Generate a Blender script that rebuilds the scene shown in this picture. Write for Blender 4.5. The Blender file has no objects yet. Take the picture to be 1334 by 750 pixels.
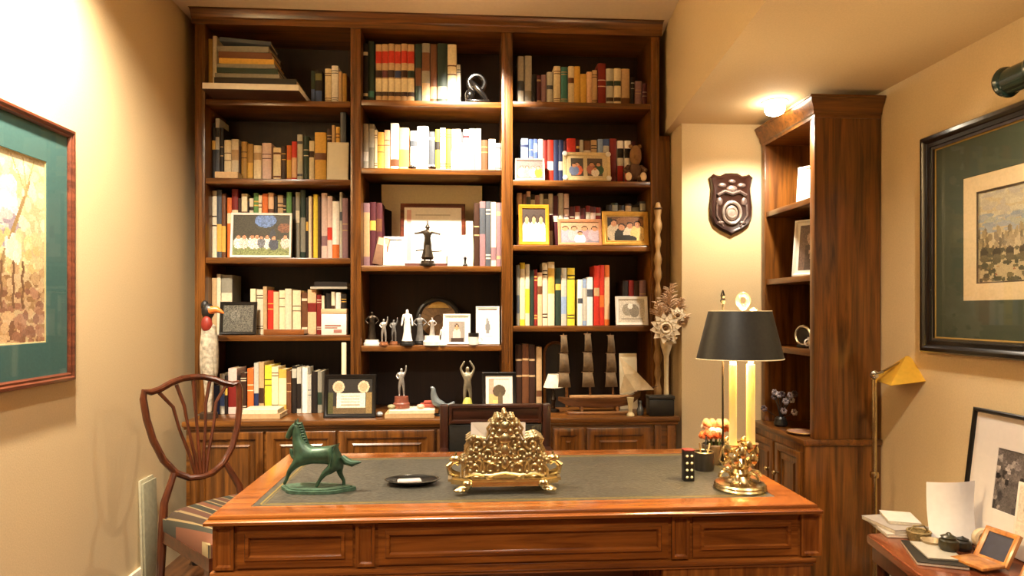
import bpy, bmesh, math, random
from mathutils import Vector, Matrix
R = math.radians
rng = random.Random(7)
C = bpy.context.scene.collection
# ---------------------------------------------------------------- camera model (1334 x 750)
F, CX, HY, CAMZ, YAW = 850.0, 667.0, 405.0, 1.35, R(3.7)
FW = (math.sin(YAW), math.cos(YAW)); RT = (math.cos(YAW), -math.sin(YAW))
def ray(u, v):
    a = (u - CX) / F
    return (FW[0] + RT[0]*a, FW[1] + RT[1]*a, (HY - v) / F)
def P(u, v, Y):
    d = ray(u, v); t = Y / d[1]
    return Vector((d[0]*t, Y, CAMZ + d[2]*t))
def PX(u, v, X):
    d = ray(u, v); t = X / d[0]
    return Vector((X, d[1]*t, CAMZ + d[2]*t))
def PZ(u, v, Z):
    d = ray(u, v); t = (Z - CAMZ) / d[2]
    return Vector((d[0]*t, d[1]*t, Z))
# ---------------------------------------------------------------- colours and materials
def lin(h):
    h = h.lstrip('#'); o = []
    for i in (0, 2, 4):
        c = int(h[i:i+2], 16) / 255
        o.append(c/12.92 if c <= .04045 else ((c + .055)/1.055)**2.4)
    return (o[0], o[1], o[2], 1)
MATS = {}
def newmat(name):
    m = bpy.data.materials.new(name); m.use_nodes = True
    nt = m.node_tree
    return m, nt, nt.nodes['Principled BSDF']
def mat(hexc, rough=.55, metal=0, var=.12, scale=40, bump=0, coat=0, key=None, spec=.5):
    k = key or ('paint', hexc, rough, metal, var, scale, bump, coat, spec)
    if k in MATS: return MATS[k]
    m, nt, b = newmat('surface_' + hexc.lstrip('#'))
    N, L = nt.nodes.new, nt.links.new
    c = lin(hexc)
    tc = N('ShaderNodeTexCoord'); nz = N('ShaderNodeTexNoise')
    nz.inputs['Scale'].default_value = scale; nz.inputs['Detail'].default_value = 4
    L(tc.outputs['Object'], nz.inputs['Vector'])
    rp = N('ShaderNodeValToRGB')
    rp.color_ramp.elements[0].position = .3; rp.color_ramp.elements[1].position = .7
    rp.color_ramp.elements[0].color = tuple(x*(1-var) for x in c[:3]) + (1,)
    rp.color_ramp.elements[1].color = tuple(min(1, x*(1+var)) for x in c[:3]) + (1,)
    L(nz.outputs['Fac'], rp.inputs['Fac']); L(rp.outputs['Color'], b.inputs['Base Color'])
    b.inputs['Roughness'].default_value = rough; b.inputs['Metallic'].default_value = metal
    b.inputs['Coat Weight'].default_value = coat; b.inputs['Specular IOR Level'].default_value = spec
    b.inputs['Coat Roughness'].default_value = .12
    if bump:
        bp = N('ShaderNodeBump'); bp.inputs['Strength'].default_value = bump; bp.inputs['Distance'].default_value = .004
        L(nz.outputs['Fac'], bp.inputs['Height']); L(bp.outputs['Normal'], b.inputs['Normal'])
    MATS[k] = m
    return m
def wood(name, dark, light, axis='z', rough=.32, coat=.35, sc=1.0):
    k = ('wood', name, axis)
    if k in MATS: return MATS[k]
    m, nt, b = newmat(name + '_grain_' + axis)
    N, L = nt.nodes.new, nt.links.new
    tc = N('ShaderNodeTexCoord'); mp = N('ShaderNodeMapping')
    s = [22*sc, 22*sc, 22*sc]; s['xyz'.index(axis)] = 1.3*sc
    mp.inputs['Scale'].default_value = s
    nz = N('ShaderNodeTexNoise'); nz.inputs['Scale'].default_value = 1.6; nz.inputs['Detail'].default_value = 7
    nz.inputs['Roughness'].default_value = .6; nz.inputs['Distortion'].default_value = .7
    L(tc.outputs['Object'], mp.inputs['Vector']); L(mp.outputs['Vector'], nz.inputs['Vector'])
    rp = N('ShaderNodeValToRGB')
    rp.color_ramp.elements[0].position = .32; rp.color_ramp.elements[1].position = .7
    rp.color_ramp.elements[0].color = lin(dark); rp.color_ramp.elements[1].color = lin(light)
    L(nz.outputs['Fac'], rp.inputs['Fac']); L(rp.outputs['Color'], b.inputs['Base Color'])
    b.inputs['Roughness'].default_value = rough; b.inputs['Coat Weight'].default_value = coat
    b.inputs['Coat Roughness'].default_value = .15
    bp = N('ShaderNodeBump'); bp.inputs['Strength'].default_value = .12; bp.inputs['Distance'].default_value = .002
    L(nz.outputs['Fac'], bp.inputs['Height']); L(bp.outputs['Normal'], b.inputs['Normal'])
    MATS[k] = m
    return m
def emit(hexc, power, name):
    k = ('emit', name)
    if k in MATS: return MATS[k]
    m, nt, b = newmat(name)
    b.inputs['Base Color'].default_value = lin(hexc)
    b.inputs['Emission Color'].default_value = lin(hexc); b.inputs['Emission Strength'].default_value = power
    MATS[k] = m
    return m
def glassmat():
    if 'glass' in MATS: return MATS['glass']
    m, nt, b = newmat('picture_glass'); nt.nodes.remove(b)
    N, L = nt.nodes.new, nt.links.new
    t = N('ShaderNodeBsdfTransparent'); g = N('ShaderNodeBsdfGlossy'); g.inputs['Roughness'].default_value = .03
    f = N('ShaderNodeLayerWeight'); f.inputs['Blend'].default_value = .5
    pw = N('ShaderNodeMath'); pw.operation = 'POWER'; pw.inputs[1].default_value = 5; L(f.outputs['Facing'], pw.inputs[0])
    ad = N('ShaderNodeMath'); ad.operation = 'MULTIPLY_ADD'; ad.inputs[1].default_value = .7; ad.inputs[2].default_value = .035; L(pw.outputs[0], ad.inputs[0])
    x = N('ShaderNodeMixShader'); L(ad.outputs[0], x.inputs[0]); L(t.outputs[0], x.inputs[1]); L(g.outputs[0], x.inputs[2])
    L(x.outputs[0], nt.nodes['Material Output'].inputs['Surface'])
    MATS['glass'] = m
    return m
def printmat():
    if 'print' in MATS: return MATS['print']
    m, nt, b = newmat('printed_picture')
    a = nt.nodes.new('ShaderNodeAttribute'); a.attribute_name = 'Col'
    nt.links.new(a.outputs['Color'], b.inputs['Base Color'])
    b.inputs['Roughness'].default_value = .45
    MATS['print'] = m
    return m
# ---------------------------------------------------------------- mesh builder
class MB:
    def __init__(s):
        s.v, s.f, s.mi = [], [], []; s.M = Matrix.Identity(4)
    def add(s, vs, fs, m=0):
        o = len(s.v); s.v += [s.M @ Vector(p) for p in vs]
        for k, f in enumerate(fs):
            s.f.append([o + i for i in f]); s.mi.append(m[k] if isinstance(m, list) else m)
        return s
    def box(s, x0, x1, y0, y1, z0, z1, m=0, bev=0):
        if x0 > x1: x0, x1 = x1, x0
        if y0 > y1: y0, y1 = y1, y0
        if z0 > z1: z0, z1 = z1, z0
        if bev:
            b = bmesh.new(); bmesh.ops.create_cube(b, size=1)
            for q in b.verts:
                q.co = Vector(((x0+x1)/2 + q.co.x*(x1-x0), (y0+y1)/2 + q.co.y*(y1-y0), (z0+z1)/2 + q.co.z*(z1-z0)))
            bev = min(bev, .45*min(x1-x0, y1-y0, z1-z0))
            bmesh.ops.bevel(b, geom=list(b.edges), offset=bev, segments=2, profile=.5, affect='EDGES')
            b.verts.index_update()
            s.add([tuple(q.co) for q in b.verts], [[q.index for q in f.verts] for f in b.faces], m); b.free()
            return s
        vs = [(x0,y0,z0),(x1,y0,z0),(x1,y1,z0),(x0,y1,z0),(x0,y0,z1),(x1,y0,z1),(x1,y1,z1),(x0,y1,z1)]
        return s.add(vs, [(0,3,2,1),(4,5,6,7),(0,1,5,4),(1,2,6,5),(2,3,7,6),(3,0,4,7)], m)
    def prism(s, out, axis, a0, a1, m=0):
        def mk(p, a):
            return {'x': (a, p[0], p[1]), 'y': (p[0], a, p[1]), 'z': (p[0], p[1], a)}[axis]
        n = len(out)
        vs = [mk(p, a0) for p in out] + [mk(p, a1) for p in out]
        fs = [list(range(n))[::-1], list(range(n, 2*n))] + [(i, (i+1) % n, n+(i+1) % n, n+i) for i in range(n)]
        return s.add(vs, fs, m)
    def ringframe(s, x0, x1, z0, z1, prof, m=0, closed=True):
        # mitred moulding round a rectangle: prof = (inset, y)
        vs, fs = [], []
        for d, y in prof:
            vs += [(x0+d, y, z0+d), (x1-d, y, z0+d), (x1-d, y, z1-d), (x0+d, y, z1-d)]
        n = len(prof)
        for k in range(n if closed else n-1):
            j = (k+1) % n
            for i in range(4):
                fs.append((4*k+i, 4*k+(i+1) % 4, 4*j+(i+1) % 4, 4*j+i))
        return s.add(vs, fs, m)
    def tube(s, pts, r, n=8, m=0, flat=1.0):
        pts = [Vector(p) for p in pts]; k = len(pts)
        rr = r if isinstance(r, (list, tuple)) else [r]*k
        t0 = (pts[1]-pts[0]).normalized()
        up = Vector((0, 0, 1)) if abs(t0.z) < .9 else Vector((1, 0, 0))
        a = t0.cross(up).normalized()
        vs, fs = [], []
        for i in range(k):
            t = (pts[min(i+1, k-1)] - pts[max(i-1, 0)])
            t = t.normalized() if t.length > 1e-9 else t0
            a = (a - t*a.dot(t)); a = a.normalized() if a.length > 1e-6 else t.orthogonal().normalized()
            b = t.cross(a)
            for j in range(n):
                w = 2*math.pi*j/n
                vs.append(tuple(pts[i] + (a*math.cos(w) + b*math.sin(w)*flat)*rr[i]))
        for i in range(k-1):
            for j in range(n):
                fs.append((i*n+j, i*n+(j+1) % n, (i+1)*n+(j+1) % n, (i+1)*n+j))
        fs.append(list(range(n))[::-1]); fs.append(list(range((k-1)*n, k*n)))
        return s.add(vs, fs, m)
    def lathe(s, prof, c=(0,0,0), n=24, m=0, sx=1, sy=1, closed=False):
        vs, fs = [], []
        for r, z in prof:
            r = max(r, 1e-4)
            for j in range(n):
                w = 2*math.pi*j/n
                vs.append((c[0]+r*math.cos(w)*sx, c[1]+r*math.sin(w)*sy, c[2]+z))
        k = len(prof)
        for i in range(k if closed else k-1):
            i2 = (i+1) % k
            for j in range(n):
                fs.append((i*n+j, i*n+(j+1) % n, i2*n+(j+1) % n, i2*n+j))
        if not closed:
            fs.append(list(range(n))[::-1]); fs.append(list(range((k-1)*n, k*n)))
        return s.add(vs, fs, m)
    def ell(s, c, r, m=0, nu=12, nv=8, rot=None):
        if isinstance(r, (int, float)): r = (r, r, r)
        q = rot.to_matrix() if rot is not None else None
        vs, fs = [], []
        def put(p):
            p = Vector(p)
            if q is not None: p = q @ p
            vs.append((c[0]+p.x, c[1]+p.y, c[2]+p.z))
        put((0, 0, -r[2]))
        for i in range(1, nv):
            t = -math.pi/2 + math.pi*i/nv
            for j in range(nu):
                w = 2*math.pi*j/nu
                put((r[0]*math.cos(t)*math.cos(w), r[1]*math.cos(t)*math.sin(w), r[2]*math.sin(t)))
        put((0, 0, r[2]))
        for j in range(nu):
            fs.append((0, 1+(j+1) % nu, 1+j))
            for i in range(nv-2):
                a = 1+i*nu
                fs.append((a+j, a+(j+1) % nu, a+nu+(j+1) % nu, a+nu+j))
            a = 1+(nv-2)*nu
            fs.append((a+j, a+(j+1) % nu, len(vs)-1))
        return s.add(vs, fs, m)
    def torus(s, c, R0, r, axis='y', n=20, k=8, m=0, sx=1, sz=1):
        pts = []
        vs, fs = [], []
        for i in range(n):
            w = 2*math.pi*i/n
            for j in range(k):
                q = 2*math.pi*j/k
                a, b, h = (R0+r*math.cos(q))*math.cos(w)*sx, (R0+r*math.cos(q))*math.sin(w)*sz, r*math.sin(q)
                p = {'y': (a, h, b), 'z': (a, b, h), 'x': (h, a, b)}[axis]
                vs.append((c[0]+p[0], c[1]+p[1], c[2]+p[2]))
        for i in range(n):
            for j in range(k):
                fs.append((i*k+j, ((i+1) % n)*k+j, ((i+1) % n)*k+(j+1) % k, i*k+(j+1) % k))
        return s.add(vs, fs, m)
    def build(s, name, mats, parent=None, loc=(0,0,0), rot=(0,0,0), smooth=35):
        me = bpy.data.meshes.new(name)
        me.from_pydata([tuple(p) for p in s.v], [], s.f)
        mats = mats if isinstance(mats, (list, tuple)) else [mats]
        for m in mats: me.materials.append(m)
        me.polygons.foreach_set('material_index', s.mi)
        b = bmesh.new(); b.from_mesh(me); bmesh.ops.recalc_face_normals(b, faces=list(b.faces)); b.to_mesh(me); b.free()
        if smooth:
            me.polygons.foreach_set('use_smooth', [True]*len(me.polygons)); me.set_sharp_from_angle(angle=R(smooth))
        o = bpy.data.objects.new(name, me); C.objects.link(o)
        o.location = loc; o.rotation_euler = rot
        if parent is not None: o.parent = parent
        return o
def tag(o, label=None, cat=None, group=None, kind=None):
    if label: o['label'] = label
    if cat: o['category'] = cat
    if group: o['group'] = group
    if kind: o['kind'] = kind
    return o
def thing(name, label, cat, loc=(0,0,0), rot=(0,0,0), group=None):
    o = bpy.data.objects.new(name, None); C.objects.link(o); o.empty_display_size = .05
    o.location = loc; o.rotation_euler = rot
    return tag(o, label, cat, group)
def struct(name, mb, m, **k):
    return tag(mb.build(name, m, **k), kind='structure')
def skin(name, verts, edges, m, parent, loc=(0,0,0), rot=(0,0,0), scale=1.0, sub=2):
    me = bpy.data.meshes.new(name)
    me.from_pydata([(a*scale, b*scale, c*scale) for a, b, c, r in verts], edges, [])
    me.materials.append(m)
    o = bpy.data.objects.new(name, me); C.objects.link(o); o.location = loc; o.rotation_euler = rot
    if parent is not None: o.parent = parent
    md = o.modifiers.new('Skin', 'SKIN'); md.use_smooth_shade = True
    lay = me.skin_vertices[0].data
    for i, p in enumerate(verts):
        r = p[3]*scale; lay[i].radius = (r, r)
    lay[0].use_root = True
    sb = o.modifiers.new('Subdivision', 'SUBSURF'); sb.levels = sub; sb.render_levels = sub
    return o
# ---------------------------------------------------------------- pictures: cell-coloured prints
class Pic:
    def __init__(s, bg, n=(40, 30), jit=.06, seed=1):
        s.bg, s.n, s.jit, s.L, s.seed = bg, n, jit, [], seed
    def r(s, x0, y0, x1, y1, c): s.L.append(('r', x0, y0, x1, y1, c)); return s
    def e(s, cx, cy, rx, ry, c): s.L.append(('e', cx, cy, rx, ry, c)); return s
    def at(s, x, y):
        c = s.bg
        for k, a, b, d, e, col in s.L:
            if k == 'r':
                if a <= x <= d and b <= y <= e: c = col
            elif ((x-a)/d)**2 + ((y-b)/e)**2 <= 1: c = col
        return c
    def person(s, x, y, h, shirt, hair='#2a1c14', skinc='#c98f68'):
        s.e(x, y+h*.62, h*.24, h*.42, shirt); s.e(x, y+h*.16, h*.12, h*.17, hair); s.e(x, y+h*.2, h*.1, h*.14, skinc); return s
    def mesh(s, name, x0, x1, z0, z1, y, parent):
        nx, ny = s.n; rg = random.Random(s.seed)
        vs = [(x0+(x1-x0)*i/nx, y, z1+(z0-z1)*j/ny) for j in range(ny+1) for i in range(nx+1)]
        fs, cols = [], []
        for j in range(ny):
            for i in range(nx):
                a = j*(nx+1)+i
                fs.append((a, a+nx+1, a+nx+2, a+1))
                c = lin(s.at((i+.5)/nx, (j+.5)/ny)); k = 1+rg.uniform(-s.jit, s.jit)*2
                cols += [c[0]*k, c[1]*k, c[2]*k, 1]*4
        me = bpy.data.meshes.new(name); me.from_pydata(vs, [], fs); me.materials.append(printmat())
        ca = me.color_attributes.new('Col', 'FLOAT_COLOR', 'CORNER'); ca.data.foreach_set('color', cols)
        o = bpy.data.objects.new(name, me); C.objects.link(o); o.parent = parent
        return o
# ================================================================ materials used all over
WD, WL = '#3a1e09', '#85511d'
W = {a: wood('mahogany', WD, WL, a, rough=.3, coat=.3) for a in 'xyz'}
WX, WY, WZ = W['x'], W['y'], W['z']
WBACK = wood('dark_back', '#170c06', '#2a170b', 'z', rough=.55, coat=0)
DW = {a: wood('desk', '#57290d', '#9c5a22', a, rough=.25, coat=.45) for a in 'xyz'}
BRASS = mat('#cdb98a', rough=.25, metal=1, var=.12)
OLDBRASS = mat('#b8a57c', rough=.36, metal=1, var=.3, scale=90)
GILT = mat('#c9a45a', rough=.4, metal=.6, var=.15)
BLACK = mat('#15120f', rough=.4, var=.2)
DARKM = mat('#2a211a', rough=.35, metal=.7, var=.3)
WHITE = mat('#efe9de', rough=.6, var=.04)
SILVER = mat('#c9c6c0', rough=.25, metal=1)
# ================================================================ room
LW, RW, BACKY, SOF, FRONTY = -1.60, 1.98, 4.10, 2.405, -1.3
CEIL = P(560, 17.5, 3.69).z + .001
wallp = mat('#d6be92', rough=.85, var=.05, scale=160, bump=.12)
ceilp = mat('#d8c5a6', rough=.9, var=.03, scale=60)
struct('floor', MB().box(LW-.1, RW+.1, FRONTY-.1, BACKY+.1, -.06, 0), wood('floor', '#3a2212', '#6d4424', 'y', rough=.4))
struct('ceiling', MB().box(LW-.1, RW+.1, FRONTY-.1, BACKY+.1, CEIL, CEIL+.06), ceilp)
struct('wall_left', MB().box(LW-.1, LW, FRONTY, BACKY, 0, CEIL), wallp)
struct('wall_right', MB().box(RW, RW+.1, FRONTY, BACKY, 0, CEIL), wallp)
struct('wall_back', MB().box(LW-.1, RW+.1, BACKY, BACKY+.1, 0, CEIL), wallp)
struct('wall_front', MB().box(LW-.1, RW+.1, FRONTY-.1, FRONTY, 0, CEIL), wallp)
PWY = 3.60
struct('wall_niche', MB().box(1.19, RW, PWY, BACKY, 0, SOF), wallp)
struct('ceiling_lowered', MB().prism([(1.184, BACKY), (.687, FRONTY), (RW, FRONTY), (RW, BACKY)], 'z', SOF, CEIL), wallp)
pz = P(870, 178, 3.82).z
struct('trim_1', MB().box(1.105, 1.186, 3.80, 3.83, .0, pz, bev=.003).box(1.112, 1.18, 3.792, 3.80, .8, pz-.03), WZ)
trimw = mat('#e2d6bd', rough=.5)
def base(name, x0, x1, y0, y1): struct(name, MB().box(x0, x1, y0, y1, 0, .11, bev=.004), trimw)
base('baseboard_left', LW, LW+.018, FRONTY, 3.46)
base('baseboard_right', RW-.018, RW, FRONTY, 2.98)
base('baseboard_front', LW+.02, RW-.02, FRONTY, FRONTY+.018)
# ================================================================ bookcase
BY = 3.75
CT = PZ(560, 546, .773).z
def bx(u): return P(u, 300, BY).x
XL0, XL1, XA0, XA1, XB0, XB1, XR0, XR1 = [bx(u) for u in (253.5, 267, 456.5, 470, 653.5, 668, 848, 859)]
ZT = P(560, 17.5, 3.69).z
ZI = P(560, 40, BY).z
bc = thing('bookcase', 'tall dark mahogany bookcase with three bays of open shelves along the far wall', 'bookcase', ((XL0+XR1)/2, BY, CT))
bo = Vector(bc.location)
def bpart(name, mb, m): return mb.build(name, m, bc)
def bb(mb, x0, x1, y0, y1, z0, z1, bev=.003, m=0):
    return mb.box(x0-bo.x, x1-bo.x, y0-bo.y, y1-bo.y, z0-bo.z, z1-bo.z, m, bev)
for nm, a, b in (('side_panel', XL0, XL1), ('divider', XA0, XA1), ('divider', XB0, XB1), ('side_panel', XR0, XR1)):
    mb = MB(); bb(mb, a, b, BY, 4.07, CT+.001, ZI+.02)
    for q in (.28, .72):                       # reeded face
        x = a + (b-a)*q; bb(mb, x-.004, x+.004, BY-.003, BY, CT+.05, ZI-.03, 0)
    bpart(nm, mb, WZ)
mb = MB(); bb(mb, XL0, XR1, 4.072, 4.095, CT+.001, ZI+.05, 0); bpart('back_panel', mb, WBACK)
crown = [(BY, ZI), (BY-.012, ZI), (BY-.014, ZI+.03), (BY-.022, ZI+.035), (BY-.028, ZI+.055), (BY-.045, ZI+.075), (BY-.058, ZI+.085), (BY-.06, ZT), (4.07, ZT), (4.07, ZI)]
mb = MB().prism([(y-bo.y, z-bo.z) for y, z in crown], 'x', XL0-.012-bo.x, XR1+.012-bo.x); bpart('cornice', mb, WX)
BAYS = {'L': (XL1, XA0, 362, [130, 232.5, 335.5, 436.5]), 'M': (XA1, XB0, 562, [131, 219.5, 346, 450]), 'R': (XB1, XR0, 758, [133, 235, 319.5, 424.5])}
SHZ = {}
CTT = CT+.001
for k, (x0, x1, uc, vs) in BAYS.items():
    for i, v in enumerate(vs):
        z = P(uc, v, BY).z; SHZ[k, i] = z+.001
        mb = MB(); bb(mb, x0+.0005, x1-.0005, BY+.004, 4.07, z-.033, z, .004); bpart('shelf', mb, WX)
    SHZ[k, 4] = CT+.001
# ---------------------------------------------------------------- base cabinet
cx0, cx1 = P(236, 548, 3.5).x, P(886, 548, 3.5).x
cx0 = max(cx0, LW+.005)
cab = thing('base_cabinet', 'long low mahogany cabinet with panelled doors under the bookcase', 'cabinet', ((cx0+cx1)/2, 3.5, 0))
co = cab.location.copy()
def cb(mb, x0, x1, y0, y1, z0, z1, bev=.003): return mb.box(x0-co.x, x1-co.x, y0-co.y, y1-co.y, z0, z1, 0, bev)
mb = MB(); cb(mb, cx0+.012, cx1-.012, 3.53, 4.09, .09, CT-.036); mb.build('body', WX, cab)
mb = MB(); cb(mb, cx0+.03, cx1-.03, 3.56, 4.08, 0, .09); mb.build('plinth', BLACK, cab)
mb = MB(); cb(mb, cx0, cx1, 3.5, 4.09, CT-.03, CT, .006); cb(mb, cx0+.006, cx1-.006, 3.512, 4.0, CT-.045, CT-.03, .004); mb.build('countertop', WX, cab)
edges = [cx0+.03, cx0+.5, cx0+.97, cx0+1.33, cx0+1.69, cx0+2.16, cx1-.03]
edges = [cx0+.03] + [P(u, 570, 3.53).x for u in (346, 440, 568, 718, 762)] + [P(848, 570, 3.53).x]
def door_panel(mb, x0, x1, z0, z1, y, fw=.045, dep=.012):
    mb.ringframe(x0, x1, z0, z1, [(0, y), (0, y-.016), (.003, y-.018), (fw-.008, y-.018), (fw, y-.012), (fw+.004, y-.006), (fw+.004, y)])
    mb.box(x0+fw-.01, x1-fw+.01, y-.008, y-.001, z0+fw-.01, z1-fw+.01)
    mb.ringframe(x0+fw+.02, x1-fw-.02, z0+fw+.02, z1-fw-.02, [(0, y-.006), (.012, y-.014), (.014, y-.006)])
    return mb
for i in range(len(edges)-1):
    a, b = edges[i]+.008-co.x, edges[i+1]-.008-co.x
    fz = CT-.06
    d = door_panel(MB(), a, b, .12, fz, 3.53-co.y).build('door', WZ, cab)
    MB().lathe([(0, 0), (.006, .0), (.005, .012), (.012, .018), (.013, .024), (.008, .03), (0, .031)], n=14).build('knob', BRASS, d, ((b-.022 if i % 2 == 0 else a+.022), .03-.018-.0, .45), (R(90), 0, 0))
mb = MB()
for x in (P(857, 570, 3.53).x, P(874, 570, 3.53).x): cb(mb, x-.022, x+.016, 3.516, 3.53, .1, CT-.05)
mb.build('pilaster', WZ, cab)
# ================================================================ side cabinet on the right wall
sx0, sx1, sy0, sy1, sbz, stz = 1.645, RW-.004, 3.02, PWY-.01, .735, 2.375
sc_ = thing('corner_bookcase', 'tall narrow dark mahogany bookcase built in beside the plaque wall, open to the left', 'bookcase', ((sx0+sx1)/2, (sy0+sy1)/2, 0))
so = sc_.location.copy()
def sb(mb, x0, x1, y0, y1, z0, z1, bev=.003): return mb.box(x0-so.x, x1-so.x, y0-so.y, y1-so.y, z0, z1, 0, bev)
for y0, y1 in ((sy0, sy0+.045), (sy1-.045, sy1)):
    mb = MB(); sb(mb, sx0, sx1, y0, y1, sbz, stz-.1); mb.build('side_panel', WZ, sc_)
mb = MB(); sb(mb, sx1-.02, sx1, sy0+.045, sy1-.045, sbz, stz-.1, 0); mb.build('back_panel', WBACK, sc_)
SSZ = []
for v in (251, 356, 458):
    z = PX(1071, v, sx0).z; SSZ.append(z+.001)
    mb = MB(); sb(mb, sx0+.006, sx1-.021, sy0+.0455, sy1-.0455, z-.03, z); mb.build('shelf', WY, sc_)
prof = [(0, stz-.1), (0, stz-.085), (.008, stz-.08), (.012, stz-.055), (.028, stz-.03), (.034, stz-.012), (.04, stz-.01), (.04, stz)]
vs, fs = [], []
for d, z in prof: vs += [(sx1-so.x, sy0-d-so.y, z), (sx0-d-so.x, sy0-d-so.y, z), (sx0-d-so.x, sy1-so.y, z), (sx1-so.x, sy1-so.y, z)]
for i in range(len(prof)-1):
    for j in range(4): fs.append((4*i+j, 4*i+(j+1) % 4, 4*i+4+(j+1) % 4, 4*i+4+j))
fs += [(0, 3, 2, 1), tuple(range(4*len(prof)-4, 4*len(prof)))]
MB().add(vs, fs).build('cornice', WX, sc_)
mb = MB(); sb(mb, sx0-.06, sx1, sy0-.012, sy1, sbz-.03, sbz, .006); mb.build('countertop', WY, sc_)
mb = MB(); sb(mb, sx0-.045, sx1, sy0, sy1, 0, sbz-.03); mb.build('base', WZ, sc_)
for i in range(2):
    y0 = sy0+.02+i*.28
    mb = MB(); mb.M = Matrix.Translation((sx0-.045-so.x, 0, 0)) @ Matrix.Rotation(R(-90), 4, 'Z')
    door_panel(mb, -(y0+.26-so.y), -(y0-so.y), .08, .67, 0, fw=.04)
    d = mb.build('door', WZ, sc_)
    MB().lathe([(0, 0), (.006, .0), (.005, .012), (.012, .018), (.013, .024), (.008, .03), (0, .031)], n=14).build('knob', BRASS, d, (sx0-.06-so.x, y0-so.y+(.225 if i == 0 else .035), .52), (0, R(-90), 0))
# ================================================================ desk
DZ = .765
dl, dr, dy0, dy1 = PZ(272, 668, DZ).x, PZ(1078, 661, DZ).x, 1.90, 2.74
desk = thing('desk', 'large polished mahogany pedestal desk with a dark leather top and panelled front', 'desk', ((dl+dr)/2, (dy0+dy1)/2, 0))
do = desk.location.copy()
hx, hy = (dr-dl)/2, (dy1-dy0)/2
# top as a stepped edge moulding with a sunken leather field
mb = MB()
tp = [(-.0, .74), (-.0, .748), (.004, .752), (.010, .754), (.010, .757), (.014, .764), (.02, .765), (.10, .765), (.10, .761), (.10, .735), (.02, .735), (.012, .738)]
vs = []
for d, z in tp: vs += [(-hx+d, -hy+d, z), (hx-d, -hy+d, z), (hx-d, hy-d, z), (-hx+d, hy-d, z)]
fs = []; n = len(tp)
for k in range(n):
    for i in range(4): fs.append((4*k+i, 4*k+(i+1) % 4, 4*((k+1) % n)+(i+1) % 4, 4*((k+1) % n)+i))
mb.add(vs, fs).build('tabletop', DW['x'], desk)
leather = mat('#3f3c33', rough=.36, var=.45, scale=90, bump=.4)
le = MB().box(-hx+.1, hx-.1, -hy+.1, hy-.1, .74, .7635).build('leather_inset', leather, desk)
vs = []
mbt = MB()
for d, w in ((.118, .006), (.130, .002)):
    for a0, a1, b0, b1 in ((-hx+d, hx-d, -hy+d, -hy+d+w), (-hx+d, hx-d, hy-d-w, hy-d), (-hx+d, -hx+d+w, -hy+d, hy-d), (hx-d-w, hx-d, -hy+d, hy-d)):
        mbt.box(a0, a1, b0, b1, .7634, .7639)
mbt.build('gilt_tooling', mat('#8f7a3d', rough=.4, metal=.5, var=.3, scale=200), le)
bxl, bxr = dl+.022-do.x, dr-.022-do.x
byf, byb = -hy+.03, hy-.03
zr = .595                                   # moulding between frieze and pedestals
mb = MB().box(bxl, bxr, byf, byb, zr, .738).box(bxl-.012, bxr+.012, byf-.012, byb+.012, zr-.012, zr+.006, 0, .005).box(bxl-.006, bxr+.006, byf-.006, byb+.006, zr-.022, zr-.012, 0, .004)
mb.build('frieze', DW['x'], desk)
def ux(u): return PZ(u, 670, .76).x - do.x if False else P(u, 700, dy0+.03).x - do.x
for a, b, nm in ((310, 460, 'drawer_panel'), (493, 870, 'drawer_panel'), (902, 1038, 'drawer_panel')):
    x0, x1 = ux(a), ux(b); z0, z1 = zr+.014, .73; y = byf
    m2 = MB().ringframe(x0, x1, z0, z1, [(0, y), (.0, y-.006), (.02, y-.006), (.024, y-.012), (.032, y-.012), (.036, y-.002), (.036, y)])
    m2.box(x0+.03, x1-.03, y-.003, y+.002, z0+.03, z1-.03)
    m2.build(nm, DW['x'], desk)
for a, b in ((279, 306), (464, 489), (874, 897), (1042, 1068)):
    x0, x1 = ux(a), ux(b); y = byf
    m2 = MB().ringframe(x0, x1, zr+.012, .734, [(0, y), (0, y-.012), (.008, y-.012), (.013, y-.004), (.013, y)]).box(x0+.01, x1-.01, y-.005, y+.001, zr+.02, .728)
    m2.build('pilaster', DW['z'], desk)
for a, b in ((bxl, bxl+.46), (bxr-.46, bxr)):
    p = MB().box(a, b, byf, byb, .06, zr-.02, 0, .004).build('pedestal', DW['z'], desk)
    door_panel(MB(), a+.05, b-.05, .12, zr-.05, byf, fw=.05).build('panel', DW['z'], p)
    MB().box(a-.01, b+.01, byf-.012, byb+.012, 0, .07, 0, .008).build('plinth', DW['x'], p)
MB().box(bxl+.46, bxr-.46, -.02, .02, .2, zr-.02).build('modesty_panel', DW['x'], desk)
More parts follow.
